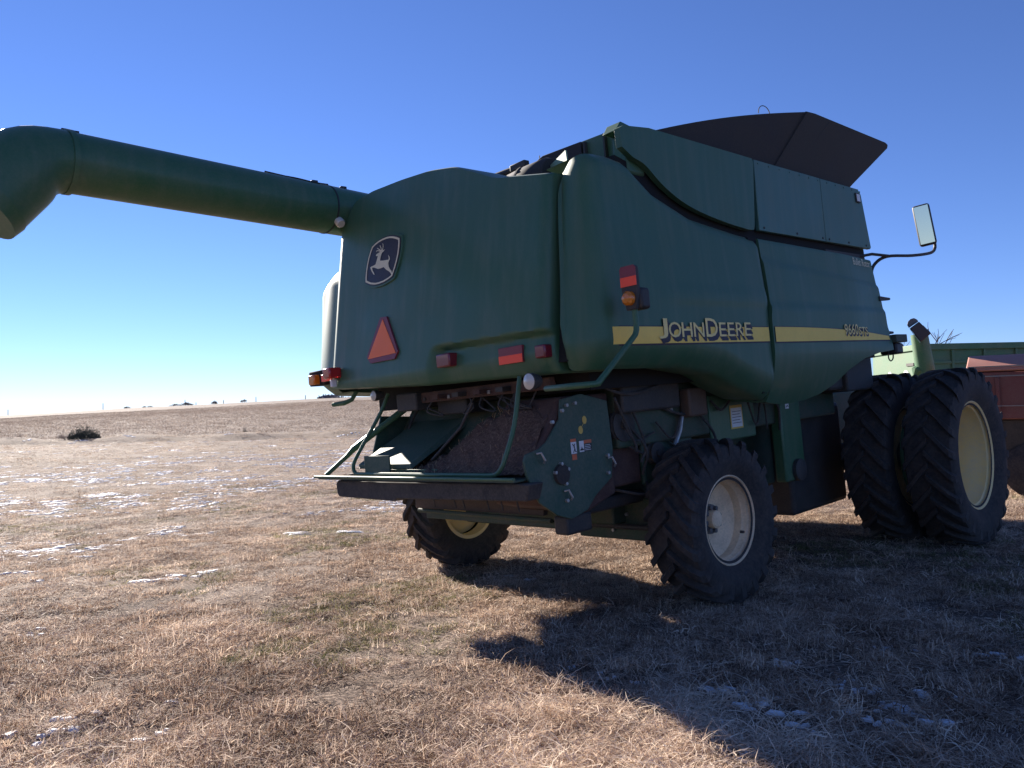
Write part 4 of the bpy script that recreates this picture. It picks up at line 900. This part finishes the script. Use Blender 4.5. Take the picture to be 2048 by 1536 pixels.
n = N('cedar'); n1 = n.noise(9, 3); c_ = n.ramp(n1.outputs[0], [(.3, (.030, .042, .028)), (.7, (.085, .095, .065))]); n.link(c_.outputs[0], n.b.inputs['Base Color']); n.b.inputs['Roughness'].default_value = .85
n = N('dry_weed'); n.b.inputs['Base Color'].default_value = (.22, .17, .14, 1); n.b.inputs['Roughness'].default_value = .9
def bush(name, base, w, h, seed, label, cat, mat, leaves=2600, lobes=7, group=None, ls=1.0):
    R_ = random.Random(seed); o = empty(name, base); st = MB(); fo = MB()
    lob = [(Vector((R_.uniform(-.36, .36) * w, R_.uniform(-.3, .3) * w, R_.uniform(.2, .3) * h)), R_.uniform(.22, .36)) for _ in range(lobes)]
    for c, r in lob: c.z += .38 * h * max(0, 1 - (abs(c.x) / (.38 * w)) ** 1.5)
    for c, r in lob: st.tube([(c.x * .3, c.y * .3, -.05), (c.x * .7, c.y * .7, c.z * .6), c], [.05, .035, .015], 5)
    for k in range(leaves):
        c, r = R_.choice(lob); d = Vector((R_.gauss(0, 1), R_.gauss(0, 1), R_.gauss(0, 1))).normalized() * (R_.random() ** .45)
        p = c + Vector((d.x * r * w, d.y * r * w, d.z * r * h * 1.05)); p.z = max(p.z, .03)
        if mat == 'cedar':
            aa = R_.uniform(0, 6.283); q_ = math.sqrt(R_.random()); hl = h * (1 - q_ ** 2.2) ** .55 * (.70 + .22 * math.sin(aa * 4 + q_ * 7) + .16 * math.sin(aa * 9 + q_ * 4)); p = Vector((q_ * w * .5 * math.cos(aa), q_ * w * .5 * math.sin(aa), hl * R_.random() ** .7)); d = Vector((math.cos(aa) * q_, math.sin(aa) * q_, .5))
        up_ = (d + Vector((0, 0, .9)) + Vector((R_.gauss(0, .4), R_.gauss(0, .4), 0))).normalized(); sd_ = up_.orthogonal().normalized(); sd_ = Matrix.Rotation(R_.uniform(0, 6.3), 3, up_) @ sd_
        L_ = R_.uniform(.10, .24) * h * .42 * ls; W_ = L_ * (.22 if ls < 2 else .5)
        fo.add([p - sd_ * W_, p + sd_ * W_, p + up_ * L_ + sd_ * W_ * .2, p + up_ * L_ - sd_ * W_ * .2], [(0, 1, 2, 3)])
    st.build('stem', 'bark', o); fo.build('foliage', mat, o, smooth=0, recalc=False); tag(o, label, cat, group); return o
bush('cedar_bush', ground_at(168, 84), 3.2, 1.6, 3, 'dark green cedar bush alone at the far edge of the dead grass', 'bush', 'cedar', 3800, 9)
bush('low_shrub', ground_at(136, 84), 1.9, .75, 4, 'low brownish shrub just left of the dark cedar bush', 'shrub', 'dry_weed', 1200, 5)
bush('low_shrub', ground_at(38, 86), .6, .5, 6, 'small dark weed stalk near the left frame edge before the stubble field', 'shrub', 'dry_weed', 300, 3)
bush('young_cedar', ground_at(489, 88), .55, .95, 8, 'tiny upright dark seedling on the bank left of the combine', 'shrub', 'cedar', 420, 3)
for i, (px, w, h, d) in enumerate(((255, 5.5, 2.6, 640), (290, 4, 2.2, 640), (300, 5, 2.4, 640), (352, 8, 3.2, 640), (372, 7, 3.6, 640), (380, 6, 2.6, 640), (428, 4.5, 3.4, 640), (487, 5, 3.0, 640))):
    lab = ['leftmost low bush on the field skyline', 'second low bush from the left on the field skyline', 'third low bush from the left on the field skyline', 'wide bush on the skyline left of the tallest middle pole', 'tallest rounded bush on the skyline beside the middle pole', 'low bush on the skyline right of the middle pole', 'lone bush on the skyline between two far poles', 'rightmost lone bush on the field skyline'][i]
    bush('skyline_bush', ground_at(px, d), w, h, 20 + i, lab, 'bush', 'dry_weed', 170, 5, 'bushes along the skyline', 2.6)
poles = [(16, 7.0), (206, 6.8), (370, 5.8), (392, 3.2), (447, 3.6), (512, 4.6), (611, 4.2), (638, 3.6)]
pn = ['first', 'second', 'third', 'fourth', 'fifth', 'sixth', 'seventh', 'eighth']
for i, (px, h) in enumerate(poles):
    b = ground_at(px, 648); po = MB().tube([(0, 0, -.3), (0, 0, h)], [.32, .26], 7).build('utility_pole', 'wood', None); po.location = b
    tag(po, f'thin wooden pole on the field skyline, {pn[i]} from the left', 'pole', 'poles along the skyline')
# far wood beyond the crest
fw = MB(); R_ = random.Random(44)
for k in range(150):
    px = R_.uniform(640, 850); d = R_.uniform(1150, 1400); p = at(px, 800, d); top = at(px, 797 - 4 * math.sin(px * .05) - R_.uniform(-1, 5), d); h = 9
    c = Vector((p.x, p.y, top.z - h * .5))
    for j in range(26):
        dd = Vector((R_.gauss(0, 1), R_.gauss(0, 1), R_.gauss(0, 1))).normalized() * R_.random() ** .4
        pp = c + Vector((dd.x * 6, dd.y * 6, dd.z * h * .5)); s1 = Vector((R_.gauss(0, 1), R_.gauss(0, 1), R_.gauss(0, 1))).normalized() * 1.6; s2 = s1.orthogonal().normalized() * 1.2
        fw.add([pp - s1, pp + s2, pp + s1, pp - s2], [(0, 1, 2, 3)])
n = N('far_wood_mat'); n.b.inputs['Base Color'].default_value = (.13, .125, .14, 1); n.b.inputs['Roughness'].default_value = 1
tag(fw.build('far_wood', 'far_wood_mat', None, smooth=0, recalc=False), 'distant grey wood on the horizon left of the combine', 'woods', kind='stuff')

# ================================================================= SNOW, GRASS, STUBBLE
rs = np.random.default_rng(11)
spots = []          # x, y, rx, ry, angle
def polar(az, d): return CAM.x + d * math.sin(math.radians(az)), CAM.y + d * math.cos(math.radians(az))
for (x, y), r in zip([(-.31, -2.64), (-.11, -2.81), (.44, -2.99), (.296, -3.80), (.66, -3.38), (.96, -3.0), (1.15, -3.2), (1.31, -3.58), (2.14, -2.84), (.62, -3.15), (.50, -3.30), (1.05, -3.55), (1.45, -3.3), (.1, -3.6), (-.2, -3.75), (.9, -2.7), (1.7, -2.6), (2.3, -3.3)], [.03, .03, .06, .05, .08, .05, .05, .08, .07, .05, .04, .05, .06, .04, .03, .04, .05, .05]):
    spots.append((x, y, r * 1.6, r * .7, -.7)); spots.append((x + rs.normal(0, .12), y + rs.normal(0, .12), r * .9, r * .5, -.5))
for x, y, a, b in ((-4.83, 1.21, .26, .18), (-4.45, 1.45, .2, .14), (-4.2, 1.78, .17, .12), (-2.42, -3.33, .10, .05), (-3.1, -3.34, .12, .07), (-3.0, -3.1, .10, .05), (-3.96, 4.72, .40, .16), (-2.62, -2.9, .08, .04)): spots.append((x, y, a, b, 0.0))
for band, cnt, smin, smax in (((7, 16), 150, .05, .17), ((13, 30), 900, .06, .24), ((26, 52), 900, .10, .33), ((50, 84), 140, .2, .4), ((86, 104), 120, .2, .6)):
    k = 0
    while k < cnt:
        d = math.sqrt(rs.uniform(band[0] ** 2, band[1] ** 2)); az = rs.uniform(-44, 2); x, y = polar(az, d)
        cl = float(fbm(x * .35 + 3, y * .35 + 5, 3)); thr = .50
        if d < 22 and az > -14: thr = .62
        if cl < thr + rs.uniform(-.05, .05): k += .25; continue
        r = rs.uniform(smin, smax) * (.6 + .8 * rs.random()); spots.append((x, y, r, r * rs.uniform(.45, .9), rs.uniform(-.35, .35))); k += 1
sn = MB()
for (x, y, rx, ry, an) in spots:
    k = 18; ph = rs.uniform(0, 6.28, 4); ca, sa_ = math.cos(an), math.sin(an)
    for lobe in range(5):
        ox, oy = rs.normal(0, rx * .8), rs.normal(0, ry * .9); sc = rs.uniform(.18, .52)
        ring = []
        for i in range(k):
            t = 2 * math.pi * i / k; rr_ = sc * (1 + .28 * math.sin(2 * t + ph[0]) + .22 * math.sin(3 * t + ph[1] + lobe) + .16 * math.sin(5 * t + ph[2]) + .14 * math.sin(8 * t + ph[3]) + rs.uniform(-.13, .13))
            a_, b_ = ox + rx * rr_ * math.cos(t), oy + ry * rr_ * math.sin(t); ring.append((x + a_ * ca - b_ * sa_, y + a_ * sa_ + b_ * ca))
        cx_, cy_ = x + ox * ca - oy * sa_, y + ox * sa_ + oy * ca; hh = min(.035, .012 + .03 * rx)
        vs_ = [(cx_, cy_, hh)] + [(lerp(cx_, px, .65), lerp(cy_, py, .65), hh * .8) for px, py in ring] + [(px, py, -.012) for px, py in ring]
        sn.add(vs_, [(0, 1 + i, 1 + (i + 1) % k) for i in range(k)] + [(1 + i, 1 + k + i, 1 + k + (i + 1) % k, 1 + (i + 1) % k) for i in range(k)])
sa3 = np.array(sn.v); sa3[:, 2] += height(sa3[:, 0], sa3[:, 1]); sn.v = [tuple(p) for p in sa3.tolist()]
n = N('snow_mat'); n.b.inputs['Base Color'].default_value = (.70, .70, .73, 1); n.b.inputs['Roughness'].default_value = .7; sn_n = n.noise(60, 4); n.bump(sn_n.outputs[0], .5, .01)
tag(sn.build('snow', 'snow_mat', None, smooth=50, recalc=False), 'thin patches of old snow scattered over the dead grass', 'snow', kind='stuff')

# straw materials: colour from each tuft's own tint
def grass_mat(name, stops):
    n = N(name); at_ = n.new('ShaderNodeAttribute'); at_.attribute_type = 'INSTANCER'; at_.attribute_name = 'tint'
    bl = n.new('ShaderNodeAttribute'); bl.attribute_name = 'blade'; ad = n.new('ShaderNodeMath', operation='MULTIPLY_ADD'); n.link(bl.outputs['Fac'], ad.inputs[0]); ad.inputs[1].default_value = .75; n.link(at_.outputs['Fac'], ad.inputs[2])
    r = n.ramp(ad.outputs[0], stops); n.link(r.outputs[0], n.b.inputs['Base Color']); n.b.inputs['Roughness'].default_value = .75; n.b.inputs['Specular IOR Level'].default_value = .25
    tr = n.new('ShaderNodeBsdfTranslucent'); n.link(r.outputs[0], tr.inputs['Color']); mx = n.new('ShaderNodeMixShader'); mx.inputs[0].default_value = .38
    out = n.t.nodes['Material Output']; n.link(n.b.outputs[0], mx.inputs[1]); n.link(tr.outputs[0], mx.inputs[2]); n.link(mx.outputs[0], out.inputs['Surface'])
grass_mat('straw_grass', [(0, (.12, .072, .046)), (.35, (.39, .268, .195)), (.65, (.66, .502, .38)), (1, (.92, .775, .62))])
grass_mat('green_grass', [(0, (.085, .085, .035)), (.5, (.19, .18, .08)), (1, (.42, .37, .20))])
grass_mat('stubble_mat', [(0, (.13, .095, .08)), (.5, (.30, .23, .185)), (1, (.72, .60, .50))])
tufts = bpy.data.collections.new('tuft_sources')
def tuft(name, nb, hmin, hmax, spread, flat_, curl, wid, mat, seed):
    R_ = random.Random(seed); m = MB()
    for k in range(nb):
        a = R_.uniform(0, 6.283); r = spread * math.sqrt(R_.random()); p = Vector((r * math.cos(a), r * math.sin(a), -.004))
        L_ = R_.uniform(hmin, hmax); el = R_.gauss(flat_, .25); el = min(max(el, .03), 1.5); ha = R_.uniform(0, 6.283)
        d = Vector((math.cos(ha) * math.cos(el), math.sin(ha) * math.cos(el), math.sin(el))); sdv = Vector((-math.sin(ha), math.cos(ha), 0)); sdv = (sdv + Vector((0, 0, R_.uniform(-.6, .6)))).normalized()
        w = wid * R_.uniform(.6, 1.3); v_ = []; turn = R_.gauss(0, curl)
        if el < .25: p.z += R_.uniform(0, .018)
        for i in range(4):
            f_ = 1 - .28 * i; v_ += [p - sdv * w * f_ * .5, p + sdv * w * f_ * .5]
            p = p + d * (L_ / 3); d = (d + Vector((sdv.x * turn, sdv.y * turn, -abs(R_.gauss(0, curl)) * .8))).normalized()
            if p.z < .004: p.z = .004 + R_.uniform(0, .006)
        m.add(v_, [(0, 1, 3, 2), (2, 3, 5, 4), (4, 5, 7, 6)])
    o = m.build(name, mat, None, smooth=0, recalc=False); ba = o.data.attributes.new('blade', 'FLOAT', 'POINT'); ba.data.foreach_set('value', np.repeat(rs.uniform(-.5, .5, nb), 8).astype(np.float32)); COL.objects.unlink(o); tufts.objects.link(o); return o
tuft('tuft_a', 64, .02, .055, .11, .75, .30, .0064, 'straw_grass', 1)
tuft('tuft_b', 60, .04, .10, .13, .22, .35, .0060, 'straw_grass', 2)
tuft('tuft_c', 55, .07, .17, .13, .10, .40, .0052, 'straw_grass', 3)
tuft('tuft_d', 60, .02, .06, .10, .7, .30, .0052, 'green_grass', 4)
tuft('tuft_e', 26, .04, .09, .06, 1.05, .20, .0046, 'straw_grass', 5)
tuft('tuft_f', 70, .08, .20, .15, .30, .50, .0042, 'straw_grass', 6)
tuft('tuft_g', 16, .12, .38, 1.1, .6, .3, .045, 'stubble_mat', 7)
tuft('tuft_h', 60, .02, .05, .12, .5, .3, .0045, 'straw_grass', 8)

def scatter(name, X, Y, idx, scl, tint, label, cat, tilt=.12):
    Z = height(X, Y); k = len(X)
    me = bpy.data.meshes.new(name); me.from_pydata(list(zip(X.tolist(), Y.tolist(), Z.tolist())), [], [])
    rot = np.stack([rs.normal(0, tilt, k), rs.normal(0, tilt, k), rs.uniform(0, 6.283, k)], 1)
    for nm, typ, dat, fld in (('rot', 'FLOAT_VECTOR', rot, 'vector'), ('scl', 'FLOAT_VECTOR', scl, 'vector'), ('tint', 'FLOAT', tint, 'value'), ('pick', 'INT', idx, 'value')):
        a = me.attributes.new(nm, typ, 'POINT'); a.data.foreach_set(fld, np.ascontiguousarray(dat.astype(np.int32 if typ == 'INT' else np.float32)).ravel())
    o = bpy.data.objects.new(name, me); COL.objects.link(o)
    ng = bpy.data.node_groups.new(name, 'GeometryNodeTree'); ng.interface.new_socket('Geometry', in_out='INPUT', socket_type='NodeSocketGeometry'); ng.interface.new_socket('Geometry', in_out='OUTPUT', socket_type='NodeSocketGeometry')
    gi, go = ng.nodes.new('NodeGroupInput'), ng.nodes.new('NodeGroupOutput'); ip = ng.nodes.new('GeometryNodeInstanceOnPoints'); ci = ng.nodes.new('GeometryNodeCollectionInfo')
    ci.inputs['Collection'].default_value = tufts; ci.inputs['Separate Children'].default_value = True; ci.inputs['Reset Children'].default_value = True
    def attr(nm, typ):
        q_ = ng.nodes.new('GeometryNodeInputNamedAttribute'); q_.data_type = typ; q_.inputs['Name'].default_value = nm; return q_.outputs['Attribute']
    er = ng.nodes.new('FunctionNodeEulerToRotation')
    L = ng.links.new; L(gi.outputs[0], ip.inputs['Points']); L(ci.outputs[0], ip.inputs['Instance']); ip.inputs['Pick Instance'].default_value = True
    L(attr('pick', 'INT'), ip.inputs['Instance Index']); L(attr('rot', 'FLOAT_VECTOR'), er.inputs[0]); L(er.outputs[0], ip.inputs['Rotation']); L(attr('scl', 'FLOAT_VECTOR'), ip.inputs['Scale']); L(ip.outputs[0], go.inputs[0])
    md_ = o.modifiers.new('scatter', 'NODES'); md_.node_group = ng
    tag(o, label, cat, kind='stuff'); return o

snow_big = np.array([(x, y, max(rx, .05), max(ry, .04)) for x, y, rx, ry, an in spots])
GX, GY, GI, GS, GT = [], [], [], [], []
for d0, d1, dens, sc, hz_, hw in ((1.6, 7.5, 270, 1.0, 1.0, 60), (7.5, 14, 95, 1.25, 1.0, 48), (14, 26, 30, 1.7, 1.0, 44), (26, 48, 7, 2.6, 1.1, 44), (48, 97, 2.0, 4.2, 1.3, 44)):
    k = int(dens * .5 * (d1 ** 2 - d0 ** 2) * math.radians(2 * hw)); d = np.sqrt(rs.uniform(d0 ** 2, d1 ** 2, k)); az = np.radians(rs.uniform(-hw, hw, k))
    X = CAM.x + d * np.sin(az); Y = CAM.y + d * np.cos(az)
    bare = .55 * fbm(X * 2.6 + 5, Y * 2.6, 21) + .45 * fbm(X * .7, Y * .7 + 8, 25); keep = rs.random(k) < np.clip((bare - .33) * 6.5, .2, 1)
    near_s = snow_big[np.hypot(snow_big[:, 0] - CAM.x, snow_big[:, 1] - CAM.y) < d1 + 2]
    for x, y, rx, ry in near_s:
        if math.hypot(x - CAM.x, y - CAM.y) < d0 - 2: continue
        ins = ((X - x) / rx) ** 2 + ((Y - y) / ry) ** 2 < 1.5
        keep &= ~(ins & (rs.random(k) < (.85 if d0 < 14 else .92)))
    X, Y, d = X[keep], Y[keep], d[keep]; k = len(X)
    hay = np.clip(1.25 - np.hypot((X - .05) / 1.1, (Y + 4.0) / 1.0), 0, 1) * 1.3; hay = np.clip(hay, 0, 1)
    grn = fbm(X * .55 + 40, Y * .55 + 9, 31)
    u = rs.random(k); idx = np.where(u < .30, 0, np.where(u < .52, 1, np.where(u < .66, 2, np.where(u < .80, 4, np.where(u < .90, 5, 7)))))
    idx = np.where((grn > .60) & (rs.random(k) < .40) & (d < 30), 3, idx)
    idx = np.where(rs.random(k) < hay, rs.choice([2, 5, 5, 1], k), idx)
    if d0 > 20: idx = np.where(rs.random(k) < .6, 7, np.where(rs.random(k) < .6, 0, 1))
    tint = -.03 + .55 * fbm(X * .7, Y * .7, 51) + .55 * fbm(X * 3.1, Y * 3.1, 57) + .30 * (fbm(X * .22 + 8, Y * .22, 63) - .5) + rs.normal(0, .15, k) + .22 * hay + .05 * (d > 26)
    s_ = sc * rs.uniform(.7, 1.25, k); GX.append(X); GY.append(Y); GI.append(idx); GT.append(np.clip(tint, 0, 1)); GS.append(np.stack([s_, s_, s_ * hz_ / sc * rs.uniform(.7, 1.2, k)], 1))
scatter('dead_grass', np.concatenate(GX), np.concatenate(GY), np.concatenate(GI), np.concatenate(GS), np.concatenate(GT), 'short dead winter grass and straw covering the ground', 'grass')
k = 52000; d = np.sqrt(rs.uniform(99 ** 2, 330 ** 2, k)); az = np.radians(rs.uniform(-40, 2, k)); X = CAM.x + d * np.sin(az); Y = CAM.y + d * np.cos(az)
s_ = rs.uniform(.6, 1.2, k); scatter('corn_stubble', X, Y, np.full(k, 6), np.stack([s_, s_, s_], 1), np.clip(rs.normal(.45, .25, k), 0, 1), 'pale cut corn stubble covering the rising field', 'stubble')
